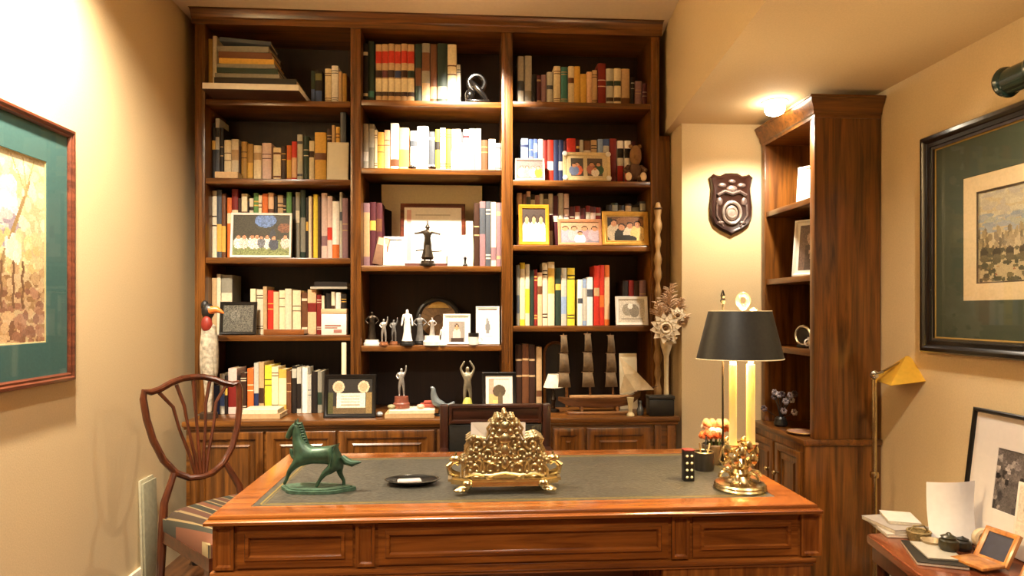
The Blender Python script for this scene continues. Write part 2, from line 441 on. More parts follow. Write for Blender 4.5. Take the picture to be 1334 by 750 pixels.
# ================================================================ books
BC = {'cr': ('#e9d8b0', 'cream'), 'wh': ('#f2ece0', 'white'), 'iv': ('#ddd0b2', 'ivory'), 'tn': ('#bd9d72', 'tan'), 'oc': ('#a9823c', 'ochre'), 'ye': ('#e6cc3c', 'yellow'), 'gd': ('#d9ab4c', 'golden'),
      'or': ('#cf6a2c', 'orange'), 'pe': ('#e3b78c', 'peach'), 'rd': ('#c0301f', 'red'), 'dr': ('#7a1f1a', 'dark red'), 'mr': ('#4f2028', 'maroon'), 'mv': ('#8d6c70', 'mauve'), 'pk': ('#dcc0b4', 'pale pink'),
      'gn': ('#5d8a4c', 'green'), 'dg': ('#27372c', 'dark green'), 'tl': ('#3f7a70', 'teal'), 'lb': ('#8ea3c4', 'light blue'), 'nv': ('#232d52', 'navy'), 'bl': ('#44598c', 'blue'), 'gy': ('#8d8878', 'grey'),
      'lg': ('#bdb9aa', 'light grey'), 'dk': ('#221b18', 'black'), 'br': ('#6a4126', 'brown'), 'db': ('#3a2216', 'dark brown'), 'ol': ('#6e6a3c', 'olive'), 'sl': ('#4b5058', 'slate grey')}
ORD = 'first second third fourth fifth sixth seventh eighth ninth tenth eleventh twelfth thirteenth fourteenth fifteenth sixteenth seventeenth eighteenth nineteenth twentieth twenty-first twenty-second twenty-third twenty-fourth twenty-fifth twenty-sixth twenty-seventh twenty-eighth twenty-ninth thirtieth'.split()
def bmat(k): return mat(BC[k][0], rough=.5, var=.1, scale=70, spec=.35)
PAGES = mat('#d9cba8', rough=.8, var=.08, scale=200)
def book(x0, x1, z0, h, Y, dep, ck, bands, label, group, tilt=0):
    w = x1-x0; t = min(.003, w*.14); bul = min(.006, w*.16)
    if tilt > 0: loc = (x1, Y, z0); ox = -w/2
    elif tilt < 0: loc = (x0, Y, z0); ox = w/2
    else: loc = ((x0+x1)/2, Y, z0); ox = 0
    ring = [(-w/2, dep), (-w/2, bul), (-w/4, bul*.22), (w/4, bul*.22), (w/2, bul), (w/2, dep), (w/2-t, dep), (w/2-t, bul+t), (-w/2+t, bul+t), (-w/2+t, dep)]
    cuts = sorted({0.0, 1.0} | {b[0] for b in bands} | {b[1] for b in bands})
    mats = [bmat(ck)]; keys = [ck]
    for b in bands:
        if b[2] not in keys: keys.append(b[2]); mats.append(bmat(b[2]))
    vs, fs, mi = [], [], []
    for c in cuts: vs += [(ox+x, y, c*h) for x, y in ring]
    for i in range(len(cuts)-1):
        mid = (cuts[i]+cuts[i+1])/2; bm_ = 0
        for b in bands:
            if b[0] < mid < b[1]: bm_ = keys.index(b[2])
        for j in range(10):
            fs.append((i*10+j, i*10+(j+1) % 10, i*10+10+(j+1) % 10, i*10+10+j)); mi.append(bm_ if j in (1, 2, 3) else 0)
    n = (len(cuts)-1)*10
    for q in ((0, 1, 8, 9), (1, 2, 3, 4, 7, 8), (4, 5, 6, 7)):
        fs.append(q[::-1]); mi.append(0); fs.append(tuple(n+i for i in q)); mi.append(0)
    b = MB().add(vs, fs, mi).build('book', mats, None, loc, (0, R(tilt), 0), smooth=50)
    tag(b, label, 'book', group)
    MB().box(ox-w/2+t, ox+w/2-t, bul+t, dep-.004, .003, h-.004).build('pages', PAGES, b)
    return b
ROWN = ['top', 'second', 'third', 'fourth']
BAYN = {'L': 'left', 'M': 'middle', 'R': 'right'}
def label_for(ck, h, w, i, bay, row):
    size = 'wide' if w > .05 else 'thin' if w < .019 else 'tall' if h > .30 else 'short' if h < .21 else ''
    where = 'on the %s shelf of the %s bay' % (ROWN[row], BAYN[bay]) if row < 4 else 'on the counter under the %s bay' % BAYN[bay]
    s = '%s %s book, %s from the left %s' % (size, BC[ck][1], ORD[i], where)
    s = ' '.join(s.split())
    if len(s.split()) > 16: s = ' '.join(('%s book, %s from the left %s' % (BC[ck][1], ORD[i], where)).split())
    return s
def row(bay, r, Y, text, z=None):
    zs = SHZ[bay, r] if z is None else z
    items = [l.split() for l in text.strip().splitlines()]
    grp = 'books on the %s shelf of the %s bay' % (ROWN[r], BAYN[bay]) if r < 4 else 'books on the counter under the %s bay' % BAYN[bay]
    px = -9
    bx0, bx1 = BAYS[bay][0]+.0015, BAYS[bay][1]-.0015
    if r == 4: bx0, bx1 = bx0-.08, bx1
    m0 = min(P(float(i[0]), 400, Y).x for i in items); m1 = max(P(float(i[1]), 400, Y).x for i in items)
    n0, n1 = max(m0, bx0), min(m1, bx1)
    for i, it in enumerate(items):
        u0, u1, vt, ck = float(it[0]), float(it[1]), float(it[2]), it[3]
        tilt = 0; bands = []
        for o in it[4:]:
            if o[0] == 't': tilt = float(o[1:])
            else:
                a, b, c = o.split(':'); bands.append((float(a), float(b), c))
        x0, x1 = P(u0, vt, Y).x, P(u1, vt, Y).x
        x0 = n0+(x0-m0)*(n1-n0)/(m1-m0); x1 = n0+(x1-m0)*(n1-n0)/(m1-m0)
        x0 = max(x0, px+.0008); px = x1
        h = P((u0+u1)/2, vt, Y).z - zs
        if not bands and (x1-x0) > .012 and rng.random() < .75:
            lc = {'cr': 'br', 'wh': 'sl', 'iv': 'db', 'tn': 'db', 'oc': 'db', 'ye': 'dk', 'gd': 'br', 'or': 'cr', 'pe': 'br', 'pk': 'mr', 'lg': 'sl', 'lb': 'nv', 'gy': 'iv'}.get(ck, rng.choice(['gd', 'iv', 'tn']))
            a = rng.uniform(.45, .62)
            bands = [(a, a+rng.uniform(.1, .2), lc)] if rng.random() < .6 else [(.8, .86, lc), (.12, .17, lc)]
            if rng.random() < .5: bands = [(round(b0, 3), round(b0+.02, 3), lc) for b0, b1, c in bands] + [(round(b1, 3), round(b1+.02, 3), lc) for b0, b1, c in bands]
        dep = min(rng.uniform(.15, .2), (3.985 if (bay, r) == ('M', 2) else 4.06)-Y)-.009
        if tilt:   # a leaning book: shorten so that its top stays at the same height
            pass
        book(x0, x1, zs+.0005, h, Y+rng.uniform(0, .008), dep, ck, bands, label_for(ck, h, x1-x0, i, bay, r), grp, tilt)
row('L', 0, 3.82, '''
405 410 92 dg 0:.45:bl
410.5 419 91 dk 0:.4:bl .7:.9:ol
423 431 89 cr
431.5 440 85 wh
441 445 93 tn
445.5 451 95 oc''')
row('L', 1, 3.84, '''
273 277.5 160 dk
278 283 154 lg .1:.5:sl .7:.85:dk
283.5 288 166 dk
289 298 182 cr
298.5 308 181 iv .5:.75:tn
309 311 190 db
311.5 319 184 oc
319.5 327 187 oc .1:.5:gd
328 338 189 cr .6:.8:tn
339.5 351.5 186 pk
354 364 192 cr
365 371 190 db
372 378 189 or .1:.6:gd
378.5 385 184 rd .1:.6:pe
386 393 175 lg
394 400.5 177 dg
401.5 408 183 iv .6:.75:db
409 424 172 gd
425 431 167 db
432 436 163 tn
437 442 165 gd
443 450.5 146 sl''')
row('L', 2, 3.84, '''
264.8 271 248 iv
271.5 278 247 sl .1:.5:gd
278.5 284 252 br .1:.5:gd
285.5 291.5 257 or
292 300.5 246 dr .5:.7:cr
301 305 258 db
305.5 313.5 252 cr
314 316 262 dk
316.5 322 258 iv
322.5 329 251 gn
329.5 334 254 cr
334.5 342 252 or .2:.7:rd
342.5 350 251 pe
351 355 255 dk
355.5 363 254 tn
363.5 367.5 258 dk
368 375 250 gn
376 380 256 dk
380.5 386 250 gy
387 394 247 dg .1:.6:gy
395 398 257 dk
398.5 402.5 255 cr
403 404.5 258 br
405 411 253 ye
411.5 415.5 256 db
416 424 251 pk .2:.35:mv
424.5 431 255 pk .3:.5:rd
431.5 441 262 wh 0:.25:or
441.5 445 250 lg
445.5 453 258 mv''')
row('L', 3, 3.84, '''
275 281 362 tn
281.5 286.5 357 iv
287 301 358 gy .5:.7:iv
325 332 376 cr 0:.3:gn
333 341.5 377 iv
342 347 373 tn
347.5 355 378 rd
355.5 362 380 pe
362.5 370 378 cr
370.5 379 376 iv
380.5 391 378 cr
392 399.5 381 br
400 411 377 pe .5:.7:dr
412 418 384 dr
418.5 422 385 iv .3:.6:mv
424 431 382 dk
431.5 436 380 iv
437 443.5 381 wh
444 451 383 dk''')
row('L', 4, 3.74, '''
277 285 502 nv
286 292 487 lg .2:.5:bl
292.5 296 490 dk
296.5 307.5 480 pk .15:.65:dr
308.5 312 490 dk
312.5 320 486 db
321.5 329.5 480 or
330 336 473 lg .1:.4:nv
336.5 343 472 tn .2:.5:db
344 353 476 ye
353.5 362 478 cr
362.5 372.5 481 gd .2:.8:cr
373 379 483 br
380 386 477 dk .75:.95:lg
386.5 392 479 lg .1:.65:dk
393 400 479 wh
400.5 405 488 lg
405.5 413 484 dk
413.5 419 484 gy .2:.5:dg''')
row('M', 0, 3.82, '''
473 479 56 dk
479.5 487 53 dg .1:.2:tl
489 497 57 tn .68:.88:rd .44:.56:db .2:.42:cr .13:.2:db
497.4 505.3 57 tn .68:.88:rd .44:.56:mr .2:.42:cr .13:.2:db
505.7 513.7 56 tn .68:.88:rd .44:.56:db .2:.42:cr .13:.2:db
514.1 522 57 tn .68:.88:rd .44:.56:nv .2:.42:cr .13:.2:db
522.4 530.5 56 tn .68:.88:rd .44:.56:db .2:.42:cr .13:.2:db
530.9 539.5 57 tn .68:.88:rd .44:.56:dg .2:.42:cr .13:.2:db
541 549 57 dg .3:.6:br
549.5 560 56 gy .15:.35:tn .55:.85:br
560.5 569 57 br .1:.3:tn
570 582.5 56 dg .1:.3:gy
583 594.5 57 cr
595 600 84 lg''')
row('M', 1, 3.83, '''
472.5 479 161 lg .2:.4:wh
479.5 486.5 161 gy .5:.9:lg
487 490.5 169 cr
491 499.5 172 gd
500 507 169 pe
508 518.5 160 wh .1:.25:br
519.5 532 166 pe .1:.5:gd
534 542.5 170 wh
543 557.5 164 wh
558 566 171 sl
567 572.5 168 ye
573 580 166 cr
581 588 168 ye
588.5 600 168 wh
600.5 603 172 sl
603.5 610.5 168 pk
611 619 167 gy
619.5 626.5 167 lg
627 635 182 br
636.5 645.5 181 cr
646 652 186 lg''')
row('M', 2, 3.83, '''
472.5 480.5 264 mv .15:.85:tn
481 488.5 263 mr
489 496.5 264 mr .55:.75:br
617.5 624.5 264 db
625 632.5 262 mv .5:.9:sl
633 639.5 262 sl
640 646.5 263 iv .1:.3:mv
647 652.5 264 mv''')
row('R', 0, 3.83, '''
674.5 682.5 73 lg .3:.5:sl
684 693 72 lg .1:.3:gy
694 698 96 dk
699.5 705 98 mr
705.5 712 97 mv
713 721 93 lg
722 730.5 86 cr
731.5 740 87 tl
741 748.5 86 cr
749 756.5 86 gd
757 765 96 gd
765.5 772 93 pe
772.5 779 91 tn
780 790.5 82 dr
791 800.5 89 lg .55:.68:dg .15:.25:db
801 810 89 cr .55:.68:dg .15:.25:db
811 822 89 tn .1:.25:br
823.5 828 100 dk
829 838 105 mv
838.5 844 108 mr''')
row('R', 1, 3.84, '''
679 688 180 lb
689 694.5 181 bl
695 700.5 181 bl .7:.9:lb
701.5 707.5 181 pk .15:.4:mr
708 713 182 dr
713.5 721 182 rd .3:.5:wh
721.5 727.5 182 nv
728 734 182 nv .3:.5:lg
734.5 738 183 mr
738.5 750 180 rd
751 755 182 mr
755.5 760 182 lg
760.5 770 183 br
770.5 778 182 tn
779 785.5 181 lb
786 793.5 181 bl .7:.85:lg
795 803.5 180 dr
804.5 812.5 183 wh 0:.42:rd .6:.82:dk
814 822 183 wh 0:.4:rd .6:.82:dk
823 828 184 mr''')
row('R', 2, 3.85, '''
673.5 680.5 251 pk
681 685.5 253 mv
686 691 249 pk .75:.9:sl
691.5 697 253 dk .6:.9:lg
697.5 703 254 mv
703.5 708 252 lg .5:.7:dr
708.5 714.5 252 dk .7:.9:gy
715 720.5 252 lg .3:.6:mr
721 727 255 mr
727.5 734 251 lg .2:.4:mv
735 741.5 252 pk
742.5 749 269 mr
749.5 756 268 dr .6:.85:pk
756.5 763 271 mr
763.5 769 268 dr .6:.85:lg
769.5 776 269 mr .6:.85:pk
776.5 783 270 dr
790 797 267 dk
797.5 805 264 dg .8:.95:gy
806 814 267 dk
815 823 265 db .8:.95:tn
824 833 267 dk .8:.95:gy
834 841.5 262 sl .8:.95:lg''')
row('R', 3, 3.82, '''
672.5 677 345 gy .2:.5:sl
677.5 684 342 ye .1:.9:cr
684.5 690 344 iv .2:.6:ye
691 695.5 352 dg
696 700 351 dr
700.5 706.5 355 pe
707 713.5 342 iv
714 722.5 341 cr .5:.9:gd
724 731 349 dg
731.5 738.5 349 lg .2:.5:lb
739.5 749 349 ye
753 759 364 wh
759.5 764.5 363 lb .1:.8:lg
765 772.5 361 wh
774 781 346 rd
781.5 787.5 345 rd .3:.5:or
788 794.5 345 or .1:.8:pe
812 819 366 dk
819.5 826 365 dr .2:.4:pk
826.5 833 366 db
833.5 842 365 mv''')
row('R', 4, 3.80, '''
671.5 680 449 db .75:.78:tn .5:.53:tn
680.5 689 448 br .75:.78:tn .5:.53:tn
689.5 697.5 449 db .75:.78:tn .5:.53:tn
699 706 452 tn .2:.3:br''')
# ---------------------------------------------------------------- lying books and flat things
def flatbook(name, label, cat, x0, x1, y0, y1, z0, th, ck, group=None, rot=0, slope=0):
    w, d = x1-x0, y1-y0
    r_ = thing(name, label, cat, ((x0+x1)/2, (y0+y1)/2, z0), (0, R(slope), R(rot)), group)
    t = min(.004, th*.2)
    MB().box(-w/2, w/2, -d/2, d/2, 0, t, 0, .0008).box(-w/2, w/2, -d/2, d/2, th-t, th, 0, .0008).box(-w/2, w/2, -d/2, -d/2+t, t, th-t).build('cover', bmat(ck), r_)
    MB().box(-w/2+.004, w/2-.004, -d/2+t, d/2-.004, t, th-t).build('pages', PAGES, r_)
    return r_
z = SHZ['L', 0]
# long white flat box with a stack on it
Yb = 3.60
xa, xb = P(262.5, 114, Yb).x, P(389.5, 114, Yb).x
hb = P(330, 108.5, Yb).z - z
t_ = thing('flat_box', 'long flat white box jutting out under the stack on the top left shelf', 'box', ((xa+xb)/2, Yb, z))
MB().box(-(xb-xa)/2, (xb-xa)/2, 0, .42, 0, hb*.12, 0, .002).build('tray', mat('#3a1f10', rough=.5), t_)
MB().box(-(xb-xa)/2+.002, (xb-xa)/2-.002, .003, .41, hb*.125, hb, 0, .003).build('lid', WHITE, t_)
z += hb+.001
stack = [(279, 386, 101, 'dk', 'thin black'), (280, 364, 95.5, 'gy', 'grey'), (282, 361, 88.5, 'dg', 'dark green'), (283, 359, 83, 'gy', 'light grey-brown'), (285, 356, 76, 'gd', 'yellow'), (284, 353, 67.5, 'br', 'brown'), (283, 351, 60, 'gy', 'grey-tan')]
pz0 = z
for i, (a, b, v, ck, nm) in enumerate(stack):
    Y = 3.70
    zt = P(320, v, Y).z; th = max(.012, zt-pz0)
    flatbook('book', '%s book lying flat on the long white box, %s from the bottom' % (nm, ORD[i]), 'book', P(a, v, Y).x, P(b, v, Y).x, Y, Y+.22, pz0, th-.001, ck, 'books lying on the white box', rng.uniform(-2, 2) if i > 1 else 0)
    pz0 += th
zt = pz0
flatbook('book', 'dark grey book lying askew on top of the stack on the white box', 'book', P(286, 50, 3.7).x, P(352, 50, 3.7).x, 3.69, 3.86, zt+.012, .022, 'sl', 'books lying on the white box', 3, 3)
for i, (a, b, v, ck) in enumerate(((269, 274.5, 51, 'oc'), (275, 280, 47, 'iv'))):
    x0, x1 = XL1+.002+i*.024, XL1+.024+i*.024
    book(x0, x1, z+.002, P(a, v, 3.79).z-z, 3.79, .12, ck, [], '%s upright book %s behind the flat stack on the white box' % (BC[ck][1], ('next to the side panel', 'further from the side panel')[i]), 'upright books behind the flat stack')
# tan book lying in front of the second left row
z = SHZ['L', 1]
flatbook('book', 'small tan book lying flat in front of the books on the second left shelf', 'book', P(281, 225, 3.77).x, P(311, 225, 3.77).x, 3.757, 3.837, z, .035, 'tn')
# third shelf, fourth shelf bits
z = SHZ['L', 3]
ytop = P(420, 377, 3.84).z
flatbook('magazine', 'grey magazine lying across the tops of the books on the fourth left shelf', 'magazine', P(404, 376, 3.82).x, P(452, 376, 3.82).x, 3.825, 4.0, ytop+.004, .012, 'lg')
flatbook('book', 'black book lying on the grey magazine above the fourth left shelf', 'book', P(409, 370, 3.82).x, P(451.5, 370, 3.82).x, 3.83, 4.0, ytop+.0165, .028, 'dk')
# wooden tray on fourth left shelf lies in front of the books
mb = MB(); x0, x1 = P(346, 430, 3.79).x, P(398, 430, 3.79).x
t_ = thing('wooden_tray', 'low brown wooden tray in front of the books on the fourth left shelf', 'tray', ((x0+x1)/2, 3.795, z)); w = (x1-x0)/2
MB().box(-w, w, -.035, .035, 0, .006).box(-w, w, -.04, -.034, 0, .032, 0, .002).box(-w, w, .034, .04, 0, .028, 0, .002).box(-w, -w+.006, -.034, .034, 0, .03).box(w-.006, w, -.034, .034, 0, .03).build('tray_body', wood('tray', '#6b3a18', '#9a5a28', 'x'), t_)
# white card box
def cardbox(name, label, cat, u0, v0, u1, v1, Y, z, dep, cols):
    x0, x1 = P(u0, v1, Y).x, P(u1, v1, Y).x; h = P((u0+u1)/2, v0, Y).z - z; w = (x1-x0)/2
    r_ = thing(name, label, cat, ((x0+x1)/2, Y, z))
    MB().box(-w, w, 0, dep, 0, h*.8, 0, .002).build('body', mat(cols[0], rough=.6, var=.04), r_)
    MB().box(-w-.001, w+.001, -.001, dep+.001, h*.8+.0005, h, 0, .002).build('lid', mat(cols[1], rough=.6, var=.04), r_)
    return r_
b_ = cardbox('card_box', 'small white card box with a tan lid on the fourth left shelf', 'box', 418.5, 402, 451, 436, 3.765, z, .06, ('#efe6da', '#c9ac84'))
MB().box(-.05, .04, -.0022, -.0005, .05, .057).box(-.05, .02, -.0022, -.0005, .038, .043).box(.0, .045, -.0022, -.0005, .012, .03).build('print', mat('#a06a5e', rough=.6), b_)
# round pale flat books under the counter row
flatbook('book', 'pale tan book lying flat before the row on the left counter, lower of two', 'book', P(314, 543, 3.58).x, P(366, 543, 3.58).x, 3.56, 3.72, CTT, .026, 'tn', 'books lying flat on the left counter')
flatbook('book', 'ivory book lying flat before the row on the left counter, upper of two', 'book', P(316, 536, 3.58).x, P(362, 536, 3.58).x, 3.565, 3.715, CTT+.0265, .022, 'iv', 'books lying flat on the left counter', 1.5)
# tall white roll at the right end of the left bay
x, Y = P(448.5, 470, 3.72).x, 3.71
MB().lathe([(0, 0), (.013, 0), (.0135, .004), (.0135, .30), (.012, .304), (.009, .304), (.009, .28), (0, .28)], n=16).build('paper_roll', mat('#ead9b4', rough=.6, var=.05), None, (x, Y, CTT+.0))
tag(bpy.data.objects['paper_roll'], 'tall cream rolled paper standing against the first divider on the counter', 'paper roll')
bpy.data.objects['paper_roll'].scale = (1, 1, (P(448, 446, Y).z-CTT)/.304)
# ================================================================ picture frames
def pframe(name, label, u0, v0, u1, v1, Y, z, fm, fwpx, pic, tilt=8, thick=.014, matpx=0, matcol='#efe9dc', strut=False, group=None, cat='photo frame', slip=None):
    x0, x1 = P(u0, v1, Y).x, P(u1, v1, Y).x; w = (x1-x0)/2
    h = P((u0+u1)/2, v0, Y+.02).z - z
    k = Y/F; fw = fwpx*k; mw = matpx*k
    lift = thick*math.sin(R(tilt)) + .0006
    r_ = thing(name, label, cat, ((x0+x1)/2, Y, z+lift), (R(-tilt), 0, 0), group)
    d = thick
    MB().ringframe(-w, w, 0, h, [(0, d), (0, .003), (fw*.15, 0), (fw*.45, .001), (fw*.6, .003), (fw*.9, .003), (fw, .006), (fw, d)]).build('frame', fm, r_)
    if mw: MB().ringframe(-w+fw-.001, w-fw+.001, fw-.001, h-fw+.001, [(0, .008), (0, .0065), (mw, .0065), (mw+.001, .008)]).build('picture_mat', mat(matcol, rough=.8, var=.03), r_)
    q = fw+mw
    pic.mesh('photo', -w+q-.002, w-q+.002, q-.002, h-q+.002, .0082, r_)
    MB().box(-w+fw*.5, w-fw*.5, .0095, d-.001, fw*.5, h-fw*.5).build('backing', mat('#3a2c1e', rough=.8), r_)
    if slip: MB().ringframe(-w+fw, w-fw, fw, h-fw, [(0, .0062), (0, .004), (slip, .005), (slip, .0062)]).build('slip', GILT, r_)
    if strut:
        a = R(tilt); M = Matrix.Rotation(a, 4, 'X')     # world offset -> local
        p0 = Vector((0, d, h*.62)); p1 = M @ Vector((0, h*.42, .002))
        MB().tube([(0, d, h*.62), tuple(p1)], .006, 6).build('strut', BLACK, r_)
    return r_
GOLD = mat('#c79a48', rough=.35, metal=.75, var=.12)
CREAMF = mat('#dcc594', rough=.45, metal=.25, var=.12)
BLK = mat('#16120f', rough=.3, var=.1)
WHT = mat('#ece6da', rough=.45, var=.04)
REDW = wood('picture_frame_red', '#38150c', '#6e3219', 'x')
# soccer team
p = Pic('#33301f', (60, 44), .25, 3).r(0, .62, 1, 1, '#7b8550').e(.57, .14, .19, .17, '#5f7fb8').e(.9, .32, .12, .12, '#7a4a2a').e(.7, .55, .06, .2, '#30343f')
for x in (.1, .2, .34, .42, .6, .92): p.person(x, .48, .34, rng.choice(['#e8ddd0', '#efe6dc', '#d9c8bc']))
p.person(.72, .5, .36, '#3a4152'); p.person(.5, .5, .3, '#6b6f78')
pframe('photo_frame', 'white framed outdoor team photo in front of the books on the third left shelf', 299, 277, 379, 334, 3.768, SHZ['L', 2], WHT, 3, p, 5)
# grey panel in black frame
p = Pic('#5d5a50', (40, 30), .3, 4).e(.4, .4, .15, .2, '#6d6a60')
pframe('photo_frame', 'black framed plain grey panel at the left end of the fourth left shelf', 285, 393, 333, 436, 3.77, SHZ['L', 3], BLK, 4, p, 6)
p = Pic('#ddd6c6', (20, 28), .05)
r_ = thing('white_card', 'plain white card leaning at the right end of the second left shelf', 'card', (P(439.5, 230, 3.775).x, 3.775, SHZ['L', 1]), (R(-6), 0, 0))
h = P(440, 184, 3.78).z-SHZ['L', 1]; w = (P(453, 200, 3.775).x-P(425, 200, 3.775).x)/2
MB().box(-w, w, 0, .004, 0, h, 0, .001).build('card', mat('#e2dccb', rough=.7, var=.03), r_); MB().ringframe(-w+.004, w-.004, .004, h-.004, [(0, -.0006), (.002, -.0006), (.002, 0), (0, 0)]).build('border', mat('#c8c0a8', rough=.7), r_)
# --- middle bay, third shelf: cream board + wooden framed certificate
z = SHZ['M', 2]; Y = 4.0
x0, x1 = P(497, 245, Y).x, P(628, 245, Y).x; h = P(560, 241, Y).z-z
r_ = thing('cream_board', 'large cream board with stepped lower corners behind the framed certificate on the third middle shelf', 'board', ((x0+x1)/2, Y, z)); w = (x1-x0)/2
kk = Y/F
out = [(-w+13*kk, 0), (w-11*kk, 0), (w-11*kk, h-34*kk), (w-4*kk, h-30*kk), (w, h-22*kk), (w, h), (-w, h), (-w, h-22*kk), (-w+4*kk, h-30*kk), (-w+13*kk, h-34*kk)]
MB().prism(out, 'y', 0, .03).build('board', mat('#e0cfa4', rough=.8, var=.05, scale=90), r_)
p = Pic('#f1ece0', (40, 40), .02, 6).r(.05, .05, .13, .95, '#d9a9a0').r(.2, .12, .8, .16, '#c9c2b4').r(.25, .3, .9, .33, '#d5cfc4').r(.7, .55, .95, .6, '#a8a6a0').r(.2, .4, .6, .42, '#d5cfc4').r(.7, .8, .85, .83, '#c0b8ac')
pframe('certificate_frame', 'brown framed white certificate standing on the third middle shelf behind the bronze figure', 521, 265, 606, 346, 3.9, z, REDW, 5, p, 4)
p = Pic('#d6d4cf', (20, 24), .1, 7).e(.5, .4, .3, .3, '#a9aaa8').e(.5, .8, .4, .3, '#bfc0bf')
pframe('photo_frame', 'small white framed grey photo left of the bronze figure on the third middle shelf', 499, 308, 527, 346, 3.80, z, WHT, 4, p, 8)
p = Pic('#b79a72', (12, 12), .1, 7)
r_ = thing('tan_card', 'small tan card tilted in front of the maroon books on the third middle shelf', 'card', (P(493, 346, 3.815).x, 3.815, z+.009), (R(-3), R(12), 0))
MB().box(-.036, .036, 0, .003, .0, .16, 0, .001).build('card', mat('#7c5a42', rough=.7), r_); MB().box(-.03, .03, -.001, 0, .115, .155).build('pale_patch', mat('#c8a887', rough=.7), r_)
for nm, lb, u0, v0, u1, Y, c in (('white_card', 'white folded card right of the bronze figure on the third middle shelf', 583, 306, 607, 3.84, '#efe9df'), ('white_card', 'narrow white card at the right edge of the framed certificate', 607, 288, 616, 3.86, '#f0eade')):
    x0, x1 = P(u0, 346, Y).x, P(u1, 346, Y).x; h = P(600, v0, Y).z-z; w = (x1-x0)/2
    r_ = thing(nm, lb, 'card', ((x0+x1)/2, Y, z))
    MB().prism([(-w, 0), (w, 0), (w, h), (-w, h)], 'y', 0, .0015).build('front_leaf', mat(c, rough=.7, var=.03), r_)
    MB().prism([(-w, .0), (w, .0), (w, h), (-w, h)], 'y', 0, .0015).build('rear_leaf', mat(c, rough=.7, var=.03), r_, (0, .022, 0), (R(5), 0, 0))
# --- small statues
def person_statue(r_, H, m, pose='stand', name='figure', z0=0):
    A = {'stand': [(-.15, -.02, .62), (-.17, -.05, .46), (.15, -.02, .62), (.17, -.06, .46)],
         'arch': [(-.17, 0, .93), (-.07, 0, 1.12), (.17, 0, .93), (.05, 0, 1.13)],
         'raise': [(-.17, -.02, .70), (-.08, -.1, .60), (.16, -.02, .92), (.16, -.03, 1.08)],
         'akimbo': [(-.24, 0, .66), (-.11, -.04, .54), (.24, 0, .66), (.11, -.04, .54)],
         'wide': [(-.22, -.02, .76), (-.36, -.04, .74), (.22, -.02, .76), (.36, -.04, .72)]}[pose]
    V = [(0, 0, .52, .075), (0, 0, .64, .075), (0, .0, .76, .088), (0, 0, .84, .035), (0, -.005, .92, .058), (0, -.004, .985, .035),
         (-.115, 0, .79, .045), A[0]+(.032,), A[1]+(.026,), (.115, 0, .79, .045), A[2]+(.032,), A[3]+(.026,),
         (-.055, 0, .46, .062), (-.07, -.03, .26, .042), (-.07, .01, .04, .03), (-.075, -.06, .02, .024),
         (.055, 0, .46, .062), (.075, -.01, .26, .042), (.085, .02, .04, .03), (.09, -.05, .02, .024)]
    E = [(0, 1), (1, 2), (2, 3), (3, 4), (4, 5), (2, 6), (6, 7), (7, 8), (2, 9), (9, 10), (10, 11), (0, 12), (12, 13), (13, 14), (14, 15), (0, 16), (16, 17), (17, 18), (18, 19)]
    return skin(name, V, E, m, r_, (0, 0, z0), scale=H, sub=1)
def statue(label, u, v0, v1, Y, z, m, pose, basem, basew=1.0, extra=None, cat='statuette', hb=.12, facing=0):
    x = P(u, v1, Y).x; H = P(u, v0, Y).z - z; b = H*hb
    r_ = thing('statuette', label, cat, (x, Y, z), (0, 0, facing))
    MB().lathe([(0, 0), (H*.17*basew, 0), (H*.17*basew, b*.4), (H*.15*basew, b*.5), (H*.14*basew, b), (0, b)], n=20).build('base', basem, r_)
    top = 1.0 if pose not in ('arch', 'raise') else 1.12
    person_statue(r_, (H-b)/top, m, pose, 'figure', b)
    if extra: extra(r_, H, b)
    return r_
BRZ = mat('#3b3228', rough=.35, metal=.8, var=.3, scale=60)
SILV = mat('#bdb9b2', rough=.3, metal=.7, var=.2, scale=60)
PORC = mat('#e9e2d6', rough=.25, var=.08, coat=.4)
GREYS = mat('#6d6a66', rough=.4, metal=.3, var=.3)
def knight(r_, H, b):
    MB().tube([(-.28*H, -.05*H, .36*H), (-.1*H, -.06*H, .38*H)], .008*H*2, 6).tube([(.1*H, -.04*H, .34*H), (.34*H, -.04*H, .36*H)], .016*H, 6).build('sword', BRZ, r_)
    MB().lathe([(.05*H, 0), (.06*H, .03*H), (.02*H, .11*H), (.004*H, .2*H), (0, .2*H)], (0, 0, .9*H), 12).build('helmet', BRZ, r_)
    MB().lathe([(.13*H, .16*H), (.15*H, .2*H), (.1*H, .42*H), (.08*H, .5*H), (0, .5*H)], n=14).build('cloak', BRZ, r_)
statue('dark bronze standing figure with outstretched arms on the third middle shelf', 557, 292, 346, 3.79, SHZ['M', 2], BRZ, 'wide', BRZ, 1.1, knight)
x = P(606, 346, 3.78).x
r_ = thing('pawn_figure', 'tiny black pawn-like figure right of the bronze figure on the third middle shelf', 'figurine', (x, 3.78, SHZ['M', 2]))
MB().lathe([(0, 0), (.014, 0), (.014, .006), (.007, .014), (.006, .034), (.01, .038), (0, .04)], n=14).build('body', BLACK, r_); MB().ell((0, 0, .046), .009).build('head', BLACK, r_)
